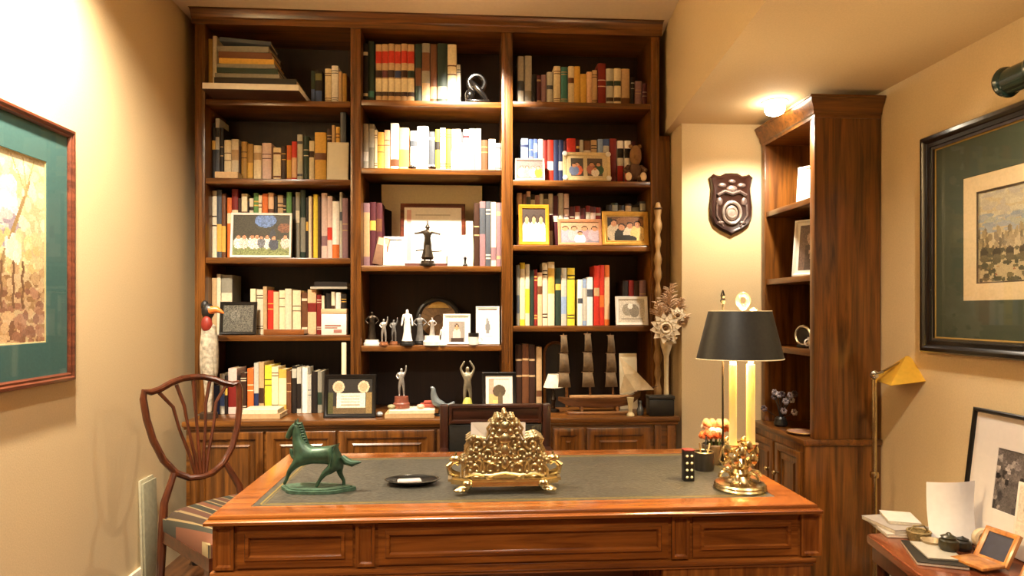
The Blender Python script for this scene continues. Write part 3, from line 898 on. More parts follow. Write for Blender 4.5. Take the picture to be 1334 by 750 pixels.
# --- fourth middle shelf
z = SHZ['M', 3]
x = P(571, 449, 3.95).x; Y = 3.95
r_ = thing('round_plaque', 'round dark plaque with a fluted tan centre standing on the fourth middle shelf', 'plaque', (x, Y, z+.008), (R(-6), 0, 0))
ra = (P(601, 400, Y).x-P(541, 400, Y).x)/2
MB().torus((0, 0, ra), ra*.88, ra*.12, 'y', 32, 8).build('rim', BLACK, r_)
mb = MB()
for i in range(18):
    a0, a1 = 2*math.pi*i/18, 2*math.pi*(i+.9)/18
    mb.prism([(math.cos(a0)*ra*.2, ra+math.sin(a0)*ra*.2), (math.cos(a1)*ra*.2, ra+math.sin(a1)*ra*.2), (math.cos(a1)*ra*.8, ra+math.sin(a1)*ra*.8), (math.cos(a0)*ra*.8, ra+math.sin(a0)*ra*.8)], 'y', -.008, .004)
mb.lathe([(0, -.004), (ra*.82, -.004), (ra*.82, .004), (0, .004)]) if False else None
mb.build('fluting', mat('#7d5f3a', rough=.5, var=.25), r_)
MB().ell((0, .004, ra), (ra*.82, .006, ra*.82), nu=24).build('disc', mat('#5a4026', rough=.5), r_)
MB().prism([(math.cos(a)*ra*.62, ra+math.sin(a)*ra*.78) for a in [R(q) for q in range(40, 141, 10)]], 'y', -.013, -.008).build('gold_band', GILT, r_)
MB().box(-.05, .05, -.02, .05, 0, .03, 0, .004).build('stand', BLACK, r_)
def robe(m):
    def f(r_, H, b):
        h2 = H-b
        MB().lathe([(.17*h2, 0), (.15*h2, .06*h2), (.11*h2, .3*h2), (.085*h2, .5*h2), (.1*h2, .62*h2), (0, .7*h2)], (0, 0, b), 14, sy=.8).build('robe', m, r_)
    return f
def rider(r_, H, b):
    MB().ell((0, 0, b+H*.22), (H*.12, H*.26, H*.12)).build('saddle', GREYS, r_)
statue('dark cloaked figurine with a white base at the left end of the fourth middle shelf', 484.7, 405, 449, 3.80, z, BRZ, 'akimbo', PORC, 1.45, robe(BRZ), hb=.16)
statue('small silver figurine with raised arm, second on the fourth middle shelf', 500, 411, 449, 3.77, z, SILV, 'raise', mat('#7a4a2c', rough=.4), .95)
statue('bronze figurine with a brown base, third on the fourth middle shelf', 513, 412, 449, 3.84, z, GREYS, 'raise', mat('#7a4a2c', rough=.4), .95)
statue('tall white porcelain figurine on the fourth middle shelf', 530.5, 402, 449, 3.78, z, PORC, 'stand', BLACK, 1.2, robe(PORC))
statue('dark grey robed figurine beneath the round plaque', 547, 408, 449, 3.87, z, GREYS, 'akimbo', BLACK, 1.2, robe(GREYS))
r_ = statue('silver figurine on a wide white block beneath the round plaque', 563, 413, 449, 3.785, z, SILV, 'akimbo', PORC, 1.9, robe(SILV), hb=.34)
statue('small white figurine left of the white framed photo on the fourth middle shelf', 577, 425, 449, 3.77, z, PORC, 'stand', PORC, 1.3, robe(PORC))
p = Pic('#e6dccc', (24, 24), .05, 8).r(.15, .2, .85, 1, '#8f857a'); p.person(.5, .3, .7, '#b9b2aa'); p.r(.25, .85, .8, 1, '#3a2a22')
pframe('photo_frame', 'white framed portrait of a person behind the figurines on the fourth middle shelf', 577, 409, 613, 449, 3.83, z, WHT, 3, p, 6)
r_ = thing('mug', 'small white mug with a black band on the fourth middle shelf', 'mug', (P(617, 449, 3.775).x, 3.775, z))
MB().lathe([(0, 0), (.026, 0), (.029, .004), (.03, .05), (.0275, .05), (.026, .006), (0, .006)], n=20).build('cup', PORC, r_); MB().lathe([(.0303, .048), (.031, .05), (.031, .07), (.0285, .07), (.0285, .048)], n=20, closed=True).build('black_band', BLACK, r_)
MB().torus((.036, 0, .03), .014, .004, 'y', 14, 6).build('handle', PORC, r_)
p = Pic('#eae7e2', (24, 30), .03, 9).e(.5, .55, .12, .2, '#7d7c7c').e(.48, .36, .07, .09, '#8d8a88').r(.3, .8, .75, .84, '#c9c4bd')
pframe('photo_frame', 'white framed picture of a small grey figure, rightmost on the fourth middle shelf', 620, 399, 651, 450, 3.79, z, WHT, 3, p, 7)
# --- counter under the middle bay
z = CTT
def trophy(r_, H, b): MB().ell((0, 0, b+H*.0), .001, nu=5, nv=4)
statue('slender silver figurine on a brown base on the counter under the middle bay', 523, 474, 536, 3.63, z+.043, SILV, 'raise', mat('#7c4433', rough=.4), 1.1, hb=.26)
statue('silver trophy figure with arms arched overhead on a white base on the counter', 609, 470, 528, 3.64, z, mat('#a39a82', rough=.3, metal=.7, var=.2), 'arch', PORC, 1.5, lambda r, H, b: MB().lathe([(.10*H, 0), (.07*H, .14*H), (.05*H, .16*H)], (0, 0, b), 12).build('skirt', mat('#a9a94e', rough=.5), r), hb=.16)
x = P(572, 536, 3.6).x
r_ = thing('bird_figurine', 'small grey bird figurine on the counter behind the desk chair', 'figurine', (x, 3.62, z))
skin('bird', [(0, 0, .05, .028), (-.02, 0, .08, .026), (-.035, 0, .12, .018), (-.03, 0, .15, .014), (-.05, 0, .158, .008), (.05, 0, .05, .015), (.085, 0, .075, .006)], [(0, 1), (1, 2), (2, 3), (3, 4), (0, 5), (5, 6)], mat('#6f7678', rough=.3, metal=.3), r_)
MB().tube([(0, -.01, .035), (0, -.012, .008)], .004).tube([(.01, .01, .035), (.01, .012, .008)], .004).lathe([(0, 0), (.03, 0), (.028, .01), (0, .01)], n=16).build('base', BLACK, r_)
Y = 3.57
flatbook('book', 'wide tan book lying on the middle counter edge, lower of two', 'book', P(502, 545, Y).x, P(566, 545, Y).x, 3.535, 3.71, CTT, .024, 'tn', 'books lying on the middle counter')
flatbook('book', 'ivory book lying on top of the tan book on the middle counter', 'book', P(507, 540, Y).x, P(566, 540, Y).x, 3.54, 3.70, CTT+.0245, .016, 'iv', 'books lying on the middle counter', 2)
# little things on the books
zz = CTT+.041
for u, nm, lb, c in ((548, 'shell', 'pinkish shell lying on the ivory book on the middle counter', '#d8a48c'), (510, 'pebble', 'grey-green pebble lying at the left of the ivory book on the counter', '#8f8a66')):
    r_ = MB().ell((0, 0, .013), (.022, .018, .013), nu=14, nv=8).torus((0, 0, .013), .016, .003, 'z', 14, 6).build(nm, mat(c, rough=.4), None, (P(u, 536, 3.60).x, 3.60, zz)); tag(r_, lb, nm)
r_ = MB().ell((0, 0, .014), (.02, .018, .014)).torus((0, 0, .022), .009, .003, 'z').build('glass_ornament', mat('#b9c0c4', rough=.1, metal=.4), None, (P(494.5, 540, 3.6).x, 3.6, CTT)); tag(r_, 'small round silvery ornament just right of the black framed award', 'ornament')
r_ = MB().box(-.05, .05, -.03, .03, 0, .02, 0, .004).box(-.03, .03, -.02, .02, .02, .035, 0, .006).build('red_box', mat('#9c4534', rough=.5), None, (P(559, 536, 3.66).x, 3.665, CTT+.041)); tag(r_, 'small reddish box on the ivory book beside the bird figurine', 'box')
# award frame with two medallions
p = Pic('#2a2620', (64, 52), .12, 11).r(.0, .78, 1, 1, '#6a5638').r(0, .4, .12, 1, '#4b4a26').r(.86, .4, 1, 1, '#8f7648').e(.24, .25, .13, .17, '#d9bf9c').e(.8, .25, .13, .17, '#d9bf9c').e(.24, .25, .09, .12, '#caa07a').e(.8, .25, .09, .12, '#caa07a').r(.2, .42, .84, .82, '#eadcc8')
for v in (.5, .58, .66, .74): p.r(.3, v, .72, v+.02, '#a8937c')
pframe('award_frame', 'black framed award with two round medallions above a white card on the counter', 421, 488, 489, 543, 3.56, CTT, BLK, 5, p, 7, .018, strut=True, cat='picture frame')
p = Pic('#eadfd0', (36, 36), .06, 12).r(0, 0, .25, 1, '#dba78c').r(.0, .5, .5, 1, '#e0b878').e(.5, .4, .3, .2, '#5a4a34').e(.55, .75, .12, .3, '#6b5a40').r(.2, .7, .45, 1, '#e8cf7e')
pframe('photo_frame', 'black framed colourful picture with a white mat on the counter behind the chair', 628, 485, 673, 536, 3.56, CTT, BLK, 5, p, 8, .016, matpx=4, strut=True)
# --- right bay frames
z = SHZ['R', 1]
p = Pic('#7d5a56', (40, 30), .12, 13); [p.person(x, .3, .6, c) for x, c in ((.2, '#b89f98'), (.4, '#8f6c68'), (.62, '#c9b4ac'), (.82, '#b99)'.replace(')', '9088')))]
pframe('photo_frame', 'small clear framed pinkish group photo at the left of the second right shelf', 671, 206, 710, 235, 3.772, z, mat('#c9bcb0', rough=.15, metal=.4), 2.5, p, 10)
p = Pic('#cdb98e', (64, 36), .06, 14).r(.12, .14, .42, .88, '#4b4238').r(.52, .14, .88, .88, '#5a4a40'); p.person(.27, .3, .55, '#d2603c'); p.person(.2, .35, .5, '#6c7a9a'); p.person(.62, .3, .5, '#b06a5a'); p.person(.78, .3, .52, '#3b5a40'); p.person(.7, .5, .4, '#efe6da')
r_ = pframe('double_photo_frame', 'cream gilded double photo frame on the second right shelf', 734, 198, 796, 236, 3.77, z, CREAMF, 4, p, 8)
mb = MB()
for sx in (-1, 1):
    for q in (0, 1):
        w = (P(796, 236, 3.77).x-P(734, 236, 3.77).x)/2; h = P(765, 198, 3.79).z-z
        mb.ell((sx*(w-.012), -.001, .0165+q*(h-.028)), (.016, .006, .016))
mb.build('corner_rosettes', PORC, r_)
# little bear
x = P(828, 234, 3.775).x
r_ = thing('teddy_bear', 'small brown seated bear with pale feet at the right end of the second right shelf', 'toy bear', (x, 3.80, z+.003))
FUR = mat('#8a6236', rough=.9, var=.3, scale=300, bump=.6); FURD = mat('#5d3f28', rough=.9, var=.3, scale=300, bump=.6); PALE = mat('#e3c49c', rough=.9, var=.1)
MB().ell((0, .0, .06), (.042, .035, .055), nu=16, nv=10).build('body', FURD, r_)
hd = MB().ell((.005, -.004, .155), (.036, .034, .062), nu=16, nv=10).ell((.005, -.036, .14), (.018, .014, .013)).build('head', FUR, r_)
for s in (-1, 1):
    MB().ell((.005+s*.028, .005, .212), (.012, .007, .012)).build('ear', FUR, hd)
    MB().tube([(s*.035, 0, .09), (s*.06, -.02, .065), (s*.045, -.035, .05)], [.015, .014, .012], 10).build('arm', FURD, r_)
    l_ = MB().tube([(s*.025, -.01, .022), (s*.042, -.028, .02)], [.022, .02], 12).build('leg', FURD, r_)
    MB().ell((s*.044, -.035, .026), (.02, .013, .026), nu=14).build('paw', PALE, l_)
# third right shelf frames
z = SHZ['R', 2]
YF = mat('#d99f2e', rough=.35, metal=.55, var=.12)
p = Pic('#3d2f28', (40, 44), .1, 15); [p.person(x, .2, .85, c) for x, c in ((.2, '#d9c9c0'), (.5, '#f0ebe4'), (.8, '#e6ded4'))]; p.r(0, .78, 1, 1, '#b9c2c4')
pframe('photo_frame', 'golden yellow framed photo of three people in white on the third right shelf', 676, 266, 716, 320, 3.775, z, YF, 5, p, 7)
p = Pic('#c39a78', (48, 36), .08, 16).r(0, .72, 1, 1, '#8f8894'); [p.person(x, .2, .7, c) for x, c in ((.12, '#9a93a0'), (.35, '#c9a3a4'), (.62, '#a88f9a'), (.88, '#b7a5b0'))]; p.person(.5, .45, .6, '#efe8e2')
pframe('photo_frame', 'pinkish wooden framed family photo in the middle of the third right shelf', 727.5, 285, 785, 320, 3.772, z, mat('#c48a62', rough=.4, var=.12), 4, p, 9)
p = Pic('#6b4a2c', (48, 40), .1, 17).e(.6, .25, .4, .2, '#8a5c38').r(0, .1, .15, 1, '#2c2622').person(.2, .15, .8, '#c8b89c').person(.4, .3, .8, '#2a2824').person(.62, .25, .75, '#d9cdb6').person(.82, .2, .8, '#e6c980').e(.5, .9, .3, .15, '#1e1a16')
pframe('photo_frame', 'gold framed group photo leaning at the right end of the third right shelf', 785.5, 275, 846, 322, 3.765, z, GOLD, 6, p, 7, slip=.004)
z = SHZ['R', 3]
p = Pic('#cfc6b4', (48, 36), .12, 18).e(.35, .45, .2, .25, '#9a917f').e(.6, .5, .18, .28, '#877d6c').e(.45, .3, .1, .12, '#e9e2d4').r(.1, .8, .9, .86, '#a59c8a')
pframe('photo_frame', 'pale ornate framed grey drawing at the right end of the fourth right shelf', 803, 386, 845, 425, 3.77, z, WHT, 4, p, 8)
# black telephone-like sculpture on the top middle shelf
z = SHZ['M', 0]
r_ = thing('black_sculpture', 'glossy black sculpture with a ring and a slanting stem on the top middle shelf', 'sculpture', (P(622, 130, 3.80).x, 3.81, z))
GB = mat('#0c0b0b', rough=.12, coat=.6)
MB().box(-.07, .07, -.045, .045, 0, .018, 0, .006).build('base', GB, r_)
MB().torus((-.005, 0, .125), .045, .016, 'y', 24, 10).build('ring', GB, r_)
MB().tube([(-.06, 0, .15), (-.03, -.01, .12), (.0, -.02, .085), (.035, -.02, .045), (.055, -.02, .015)], [.008, .018, .02, .018, .012], 12).ell((-.045, 0, .05), (.03, .028, .04)).build('stem', GB, r_)
# tiny black ornaments on the second middle shelf
for u, lb in ((537, 'tiny black ornament at the foot of the white books on the second middle shelf'), (563, 'tiny black dish at the foot of the grey book on the second middle shelf')):
    r_ = MB().lathe([(0, 0), (.018, 0), (.026, .012), (.024, .014), (.014, .01), (.008, .026), (0, .028)], n=16).build('ornament', GB, None, (P(u, 219, 3.775).x, 3.785, SHZ['M', 1])); tag(r_, lb, 'ornament')
x = P(600, 219, 3.78).x
p = thing('white_card', 'rounded bright white card leaning on the books of the second middle shelf', 'card', (x, 3.775, SHZ['M', 1]), (R(-8), 0, 0))
MB().prism([(-.055, 0), (.055, 0), (.055, .1), (.045, .135), (.02, .16), (-.02, .165), (-.045, .14), (-.055, .1)], 'y', 0, .004).build('card', WHITE, p)
MB().box(-.03, .03, -.001, 0, .02, .03).build('print', mat('#b9b2a6', rough=.7), p)
# ================================================================ bird statue, ship, flowers on the counter
x = P(272, 545, 3.61).x; Hs = P(272, 391, 3.61).z-CTT
r_ = thing('bird_statue', 'tall painted wooden bird statue with an orange beak at the left end of the bookcase', 'statue', (x, 3.61, CTT)); k = Hs/.64
MB().lathe([(0, 0), (.045*k, 0), (.045*k, .03*k), (.03*k, .035*k), (0, .035*k)], n=20).build('base', mat('#3a2a1c', rough=.5), r_)
MB().lathe([(.014*k, .03*k), (.02*k, .12*k), (.03*k, .24*k), (.04*k, .36*k), (.042*k, .44*k), (.036*k, .5*k), (0, .53*k)], n=18, sy=.8).build('body', mat('#b5aa94', rough=.6, var=.45, scale=45), r_)
MB().ell((-.004, -.018*k, .51*k), (.030*k, .022*k, .045*k)).build('breast', mat('#8a2a1c', rough=.5, var=.15), r_)
hd = MB().ell((-.004, 0, .58*k), (.034*k, .032*k, .045*k)).ell((-.02*k, 0, .61*k), (.022*k, .02*k, .03*k)).build('head', mat('#1c1713', rough=.5), r_)
MB().tube([(.01*k, -.01*k, .585*k), (.05*k, -.012*k, .59*k), (.085*k, -.014*k, .57*k)], [.024*k, .018*k, .004*k], 12).build('beak', mat('#dd7a33', rough=.35), hd)
MB().ell((.012*k, -.028*k, .6*k), .006*k).build('eye', PORC, hd)
for s in (-1, 1):
    MB().ell((s*.036*k, .006*k, .34*k), (.012*k, .026*k, .13*k), rot=None).build('wing', mat('#a89c86', rough=.6, var=.3), r_)
MB().tube([(0, .02*k, .2*k), (0, .03*k, .1*k), (0, .032*k, .02*k)], [.018*k, .014*k, .008*k], 10).build('tail', mat('#8b7f6c', rough=.6), r_)
# model sailing ship
Y = 3.64
xs = lambda u: P(u, 500, Y).x
zv = lambda v: P(780, v, Y).z
x0 = xs(780)
r_ = thing('model_ship', 'wooden three-masted model ship with rolled brown sails and a cream jib on the right counter', 'model ship', (x0, Y, CTT))
HW = wood('hull', '#3d2414', '#8a5c34', 'x')
def hx_(u): return xs(u)-x0
def hz_(v): return zv(v)-CTT
vs, fs = [], []
st = [(727, .0, 516, 521), (738, .018, 517, 527), (755, .03, 517, 530), (780, .034, 518, 531), (805, .032, 517, 530), (822, .022, 514, 527), (834, .004, 509, 517)]
for u, hw, vt, vb in st:
    X = hx_(u); a, b = hz_(vt), hz_(vb)
    vs += [(X, -hw, a), (X, -hw*.85, (a*.45+b*.55)), (X, -hw*.25, b), (X, hw*.25, b), (X, hw*.85, (a*.45+b*.55)), (X, hw, a)]
for i in range(len(st)-1):
    for j in range(6): fs.append((i*6+j, i*6+(j+1) % 6, i*6+6+(j+1) % 6, i*6+6+j))
fs += [tuple(range(6)), tuple(range(36, 42))]
hull = MB().add(vs, fs).build('hull', HW, r_)
MB().box(hx_(742), hx_(820), -.02, .02, hz_(517.5), hz_(514.5), 0, .002).build('deck', mat('#b98c5c', rough=.5), hull)
mb = MB().box(hx_(738), hx_(822), -.05, .05, 0, .014, 0, .004)
for u in (757, 803): mb.box(hx_(u)-.006, hx_(u)+.006, -.03, .03, .012, hz_(529))
mb.build('stand', wood('stand', '#55301a', '#9a6a3c', 'x'), r_)
SAIL = mat('#6e5a40', rough=.85, var=.2, scale=50); JIB = mat('#cdb891', rough=.8, var=.12)
for u, vt in ((734, 432), (765, 430), (795, 432)):
    um = u+4
    mst = MB().tube([(hx_(um), 0, hz_(517)), (hx_(u), 0, hz_(vt+2))], [.006, .003], 8).build('mast', HW, r_)
    for q0, q1, wd in ((.06, .34, .022), (.36, .66, .03), (.68, .92, .036)):
        zt, zb = hz_(vt)*(1-q0)+hz_(510)*q0, hz_(vt)*(1-q1)+hz_(510)*q1
        xm = hx_(u)
        mb = MB(); vs, fs = [], []
        nx, ny = 6, 6
        for j in range(ny+1):
            for i in range(nx+1):
                a = i/nx*2-1; b_ = j/ny
                vs.append((xm+a*wd*(.75+.25*b_)+.004*b_, -.012-.016*math.sin(b_*math.pi)*(1-a*a*.6), zt+(zb-zt)*b_))
        for j in range(ny):
            for i in range(nx): fs.append((j*(nx+1)+i, j*(nx+1)+i+1, (j+1)*(nx+1)+i+1, (j+1)*(nx+1)+i))
        n0 = len(vs); vs += [(p[0], p[1]+.002, p[2]) for p in vs]; fs += [tuple(n0+i for i in f[::-1]) for f in fs]
        mb.add(vs, fs).build('sail', SAIL, mst)
        MB().tube([(xm-wd*.95, -.006, zt), (xm+wd*.95, -.006, zt)], .003, 6).build('yard', HW, mst)
vs = [(hx_(806), -.005, hz_(463)), (hx_(812), -.03, hz_(487)), (hx_(806), -.02, hz_(512)), (hx_(852), -.004, hz_(508)), (hx_(830), -.02, hz_(486)), (hx_(826), -.028, hz_(508))]
fs = [(0, 1, 4), (1, 2, 5), (1, 5, 4), (4, 5, 3)]
vs += [(p[0], p[1]+.003, p[2]) for p in vs]; fs += [(6+a, 6+c, 6+b) for a, b, c in fs]
MB().add(vs, fs).build('jib', JIB, r_, smooth=0)
MB().tube([(hx_(826), 0, hz_(512)), (hx_(858), 0, hz_(503))], [.005, .002], 6).build('bowsprit', HW, r_)
# cream card behind the ship, little lamp, round mirror arch
x0c, x1c = P(808, 500, 3.78).x, P(831, 500, 3.78).x
r_ = thing('cream_card', 'cream upright card standing behind the model ship on the right counter', 'card', ((x0c+x1c)/2, 3.78, CTT), (R(-5), 0, 0)); w = (x1c-x0c)/2; h = P(820, 460, 3.79).z-CTT
MB().box(-w, w, 0, .004, 0, h, 0, .001).build('card', mat('#e6d9b6', rough=.7, var=.03), r_); MB().box(-w*.6, w*.6, -.001, 0, h*.55, h*.57).build('print', mat('#b4a37c', rough=.7), r_)
x = P(722, 540, 3.68).x
r_ = thing('small_lamp', 'small table lamp with a cream shade left of the model ship', 'lamp', (x, 3.72, CTT)); zt = P(722, 487, 3.72).z-CTT; zb = P(722, 504, 3.72).z-CTT
MB().lathe([(0, 0), (.035, 0), (.034, .012), (.012, .02), (.01, .05), (.018, .07), (.008, .1), (.006, zb+.01), (0, zb+.012)], n=18).build('base', BRZ, r_)
MB().lathe([(.058, zb), (.03, zt), (.027, zt), (.055, zb)], n=24, closed=True).build('lamp_shade', mat('#e9dcc0', rough=.7), r_)
x = P(718, 500, 3.83).x
r_ = thing('arched_frame', 'dark arched frame leaning at the back of the right counter', 'frame', (P(724, 500, 3.88).x, 3.88, CTT), (R(-4), 0, 0))
ha = P(719, 446, 3.88).z-CTT; wa = (P(735, 500, 3.88).x-P(706, 500, 3.88).x)/2
arc = [(-wa, 0)] + [(math.cos(R(180-a))*wa, ha-wa+math.sin(R(180-a))*wa) for a in range(0, 181, 15)] + [(wa, 0)]
MB().prism(arc, 'y', .004, .02).build('panel', BLACK, r_)
MB().tube([(a, 0, b) for a, b in arc], .009, 8).build('rim', WZ, r_)
# dark box and small bottle below the ship at right
r_ = thing('storage_box', 'dark box with a lid at the right end of the counter under the dried flowers', 'box', (P(862, 545, 3.52).x, 3.515, CTT)); w = .07
MB().box(-w, w, 0, .07, 0, .09, 0, .004).build('body', mat('#1c1a16', rough=.4), r_); MB().box(-w-.003, w+.003, -.003, .073, .091, .11, 0, .004).build('lid', mat('#25221c', rough=.4), r_)
r_ = MB().lathe([(0, 0), (.014, 0), (.018, .006), (.02, .03), (.012, .045), (.007, .06), (.009, .075), (.006, .08), (0, .08)], n=16).build('small_bottle', mat('#5a5a56', rough=.2, metal=.3), None, (P(834, 545, 3.56).x, 3.56, CTT)); tag(r_, 'small grey bottle between the model ship and the dark box', 'bottle')
r_ = MB().lathe([(0, 0), (.022, 0), (.02, .01), (.01, .02), (.012, .05), (.02, .1), (.018, .1), (.01, .055), (0, .05)], n=16).build('cream_candle_cup', mat('#cbb98c', rough=.4), None, (P(821, 545, 3.55).x, 3.545, CTT)); tag(r_, 'slim cream goblet standing before the ship bow on the right counter', 'goblet')
# dried flower arrangement
x = P(868, 540, 3.66).x; Y = 3.70
r_ = thing('flower_vase', 'tall pale vase of white dried blooms and plumes at the right end of the counter', 'vase', (P(868, 540, 3.64).x, 3.64, CTT))
zf = P(867, 440, 3.7).z-CTT
MB().lathe([(0, 0), (.04, 0), (.038, .015), (.016, .03), (.012, .2), (.014, zf-.1), (.032, zf-.04), (.036, zf), (.03, zf), (.012, zf-.09), (0, zf-.1)], n=20).build('vase', mat('#d6c298', rough=.35), r_)
PLM = mat('#d2b596', rough=.9, var=.15, scale=120); PET = mat('#e6d6b8', rough=.7, var=.1); STM = mat('#8f7a4c', rough=.8)
def plume(a, b, wd, n=60):
    a, b = Vector(a), Vector(b)
    st = MB().tube([a, a*.5+b*.5+Vector((0, -.004, 0)), b], [.003, .002, .001], 6).build('stem', STM, r_)
    mb = MB(); d = (b-a)
    for i in range(n):
        q = .35+.65*i/n; o = a+d*q; an = rng.uniform(0, 6.28); l = wd*(1.0-.55*abs(q-.65)/.35)*rng.uniform(.6, 1.1)
        e = o+Vector((math.cos(an)*l, math.sin(an)*l*.6, l*.5)); mb.tube([o, (o+e)/2+Vector((0, 0, l*.12)), e], [.0035, .003, .0008], 4)
    mb.build('plume', PLM, st)
plume((0, 0, zf-.02), (-.06, -.03, zf+.2), .07, 110); plume((0, 0, zf-.02), (.02, -.02, zf+.3), .08, 120); plume((.005, 0, zf-.02), (.07, -.05, zf+.22), .07, 110); plume((0, 0, zf-.02), (.1, -.06, zf+.13), .06, 80)
def bloom(c, rad, n, up):
    mb = MB()
    for k_ in range(3):
        for i in range(n):
            an = 2*math.pi*(i+k_*.5)/n; rr = rad*(1-.25*k_); tl = .25+.3*k_
            d = Vector((math.cos(an), -.2-tl*.4, math.sin(an)*.9+.15)).normalized()
            e = Vector(c)+d*rr; s = d.cross(Vector((0, 1, 0))).normalized()*rr*.24
            m_ = Vector(c)+d*rr*.6+Vector((0, -.012-.006*k_, 0))
            vs = [tuple(Vector(c)), tuple(m_-s), tuple(e), tuple(m_+s)]
            vs += [(p[0], p[1]+.0015, p[2]) for p in vs]
            mb.add(vs, [(0, 1, 2, 3), (7, 6, 5, 4), (0, 4, 5, 1), (1, 5, 6, 2), (2, 6, 7, 3), (3, 7, 4, 0)])
    b_ = mb.build('bloom', PET, r_, smooth=0)
    MB().ell((c[0], c[1]-.02, c[2]), .014).build('flower_heart', mat('#6b4a22', rough=.9), b_)
bloom((-.03, -.06, zf+.06), .095, 11, 0); bloom((.045, -.04, zf+.13), .055, 8, 0); bloom((.0, -.06, zf+.0), .045, 8, 0)
# carved staff against the right side
x = P(857.5, 450, 3.70).x
zt = P(857, 264, 3.72).z-CTT
r_ = thing('carved_staff', 'tall carved pale wooden staff standing against the right upright of the bookcase', 'staff', (P(857, 450, 3.715).x, 3.715, CTT))
mb = MB(); prf = []
for i in range(60):
    q = i/59; prf.append((.019+.005*math.sin(i*1.35)+.003*math.sin(i*.5), q*zt))
prf = [(0, 0)]+prf+[(0, zt)]
MB().lathe(prf, n=14, sy=.8).build('shaft', wood('staff', '#7b5a30', '#b08a52', 'z', rough=.6, coat=0), r_)
MB().torus((0, 0, zt*.97), .02, .006, 'z', 14, 6).build('collar', mat('#4a3018', rough=.5), r_)
# ================================================================ desk ornaments
# --- brass letter rack
DT = .7645
Yl = 2.16
xc = P(657, 600, Yl).x; k = Yl/F
r_ = thing('letter_rack', 'ornate pierced brass letter rack on scroll feet in the middle of the desk', 'letter rack', (xc, Yl, DT+.007))
def lx(u): return P(u, 600, Yl).x-xc
def lz(v): return P(657, v, Yl).z-DT
bz0, bz1 = .016, .042
out = [(-.15, -.045), (-.115, -.075), (.115, -.075), (.15, -.045), (.185, -.03), (.185, .03), (.15, .045), (.115, .075), (-.115, .075), (-.15, .045), (-.185, .03), (-.185, -.03)]
mb = MB()
for sc2, z0, z1 in ((.95, bz0, bz0+.008), (1.0, bz0+.008, bz0+.016), (.93, bz0+.016, bz0+.022)):
    mb.prism([(a*sc2, b*sc2) for a, b in out], 'z', z0, z1)
mb.build('base_tray', BRASS, r_)
for sx in (-1, 1):
    for sy in (-1, 1):
        MB().tube([(sx*.118, sy*.062, bz0+.006), (sx*.128, sy*.07, bz0-.004), (sx*.146, sy*.078, .012), (sx*.16, sy*.084, .006)], [.014, .012, .010, .006], 10).ell((sx*.146, sy*.078, .008), (.02, .014, .008)).ell((sx*.122, sy*.07, bz0+.008), (.018, .012, .014)).build('foot', BRASS, r_)
    MB().tube([(sx*.15, 0, bz1-.004), (sx*.178, -.01, bz1+.008), (sx*.184, -.012, bz1+.03), (sx*.165, -.012, bz1+.044), (sx*.15, -.01, bz1+.032)], [.010, .012, .011, .009, .006], 10).ell((sx*.16, -.012, bz1+.05), (.022, .012, .014)).tube([(sx*.165, -.012, bz1+.05), (sx*.158, -.012, bz1+.075)], [.008, .002], 8).build('scroll_handle', BRASS, r_)
def spiral(c, r0, turns, a0, sgn, y):
    return [(c[0]+math.cos(a0+sgn*2*math.pi*turns*i/22)*r0*(1-.85*i/22), y, c[1]+math.sin(a0+sgn*2*math.pi*turns*i/22)*r0*(1-.85*i/22)) for i in range(23)]
def panel(y, nm):
    z0, zt = bz1, lz(541)
    H = zt-z0
    prof = [(.138, 0), (.14, .1), (.122, .2), (.12, .34), (.13, .42), (.118, .52), (.125, .60), (.105, .67), (.062, .62), (.052, .72), (.058, .78), (.046, .86), (.034, .9), (.03, .97), (.012, .94), (0, 1.0)]
    o2 = [(-a, z0+b*H) for a, b in prof]+[(a, z0+b*H) for a, b in prof[::-1][1:]]
    mb = MB().prism([(a*.93, (b-z0)*.94+z0) for a, b in o2], 'y', y, y+.003)
    f = -1
    mb.tube([(a, y-.002, b) for a, b in o2], .0048, 6)
    for sx in (-1, 1):
        for cx, cz, r0, tr, a0, sg in ((.095, .12, .034, 1.5, 90, 1), (.045, .13, .036, 1.5, 60, -1), (.098, .33, .026, 1.4, -60, 1), (.052, .36, .033, 1.5, 100, 1), (.088, .52, .026, 1.4, 60, 1), (.032, .56, .026, 1.4, -90, -1), (.035, .74, .022, 1.3, 80, 1), (.014, .88, .016, 1.2, 60, -1), (.12, .23, .018, 1.2, 10, 1), (.018, .28, .022, 1.2, 0, 1)):
            pts = spiral((sx*cx, z0+cz*H), r0, tr, R(a0) if sx > 0 else math.pi-R(a0), sg*sx, y-.005)
            mb.tube(pts, [.0052*(1-.4*i/22) for i in range(23)], 6)
            for q in (0, 5, 10):
                p = pts[q]; mb.ell((p[0], y-.007, p[2]), (.009, .006, .011), nu=8, nv=6)
        mb.tube([(sx*.128, y-.004, z0), (sx*.1, y-.008, z0+.05*H), (sx*.05, y-.008, z0+.02*H), (0, y-.008, z0+.06*H)], .005, 6)
        for i in range(7):
            a = R(20+i*22); mb.ell((sx*.022*math.cos(a), y-.006, z0+.66*H+.022*math.sin(a)), (.005, .004, .01), nu=8, nv=6, rot=__import__('mathutils').Euler((0, -(a-math.pi/2)*sx, 0)))
    mb.ell((0, y-.006, z0+.42*H), (.017, .009, .022)).ell((0, y-.006, z0+.2*H), (.014, .008, .018)).ell((0, y-.006, z0+.62*H), (.022, .009, .018)).ell((0, y-.005, z0+.82*H), (.02, .009, .016)).ell((0, y-.004, zt+.004), (.008, .006, .01))
    for a in (-.026, -.013, .013, .026): mb.ell((a, y-.004, z0+.955*H-abs(a)*.3), (.006, .005, .010), nu=8, nv=6)
    return mb.build(nm, OLDBRASS, r_)
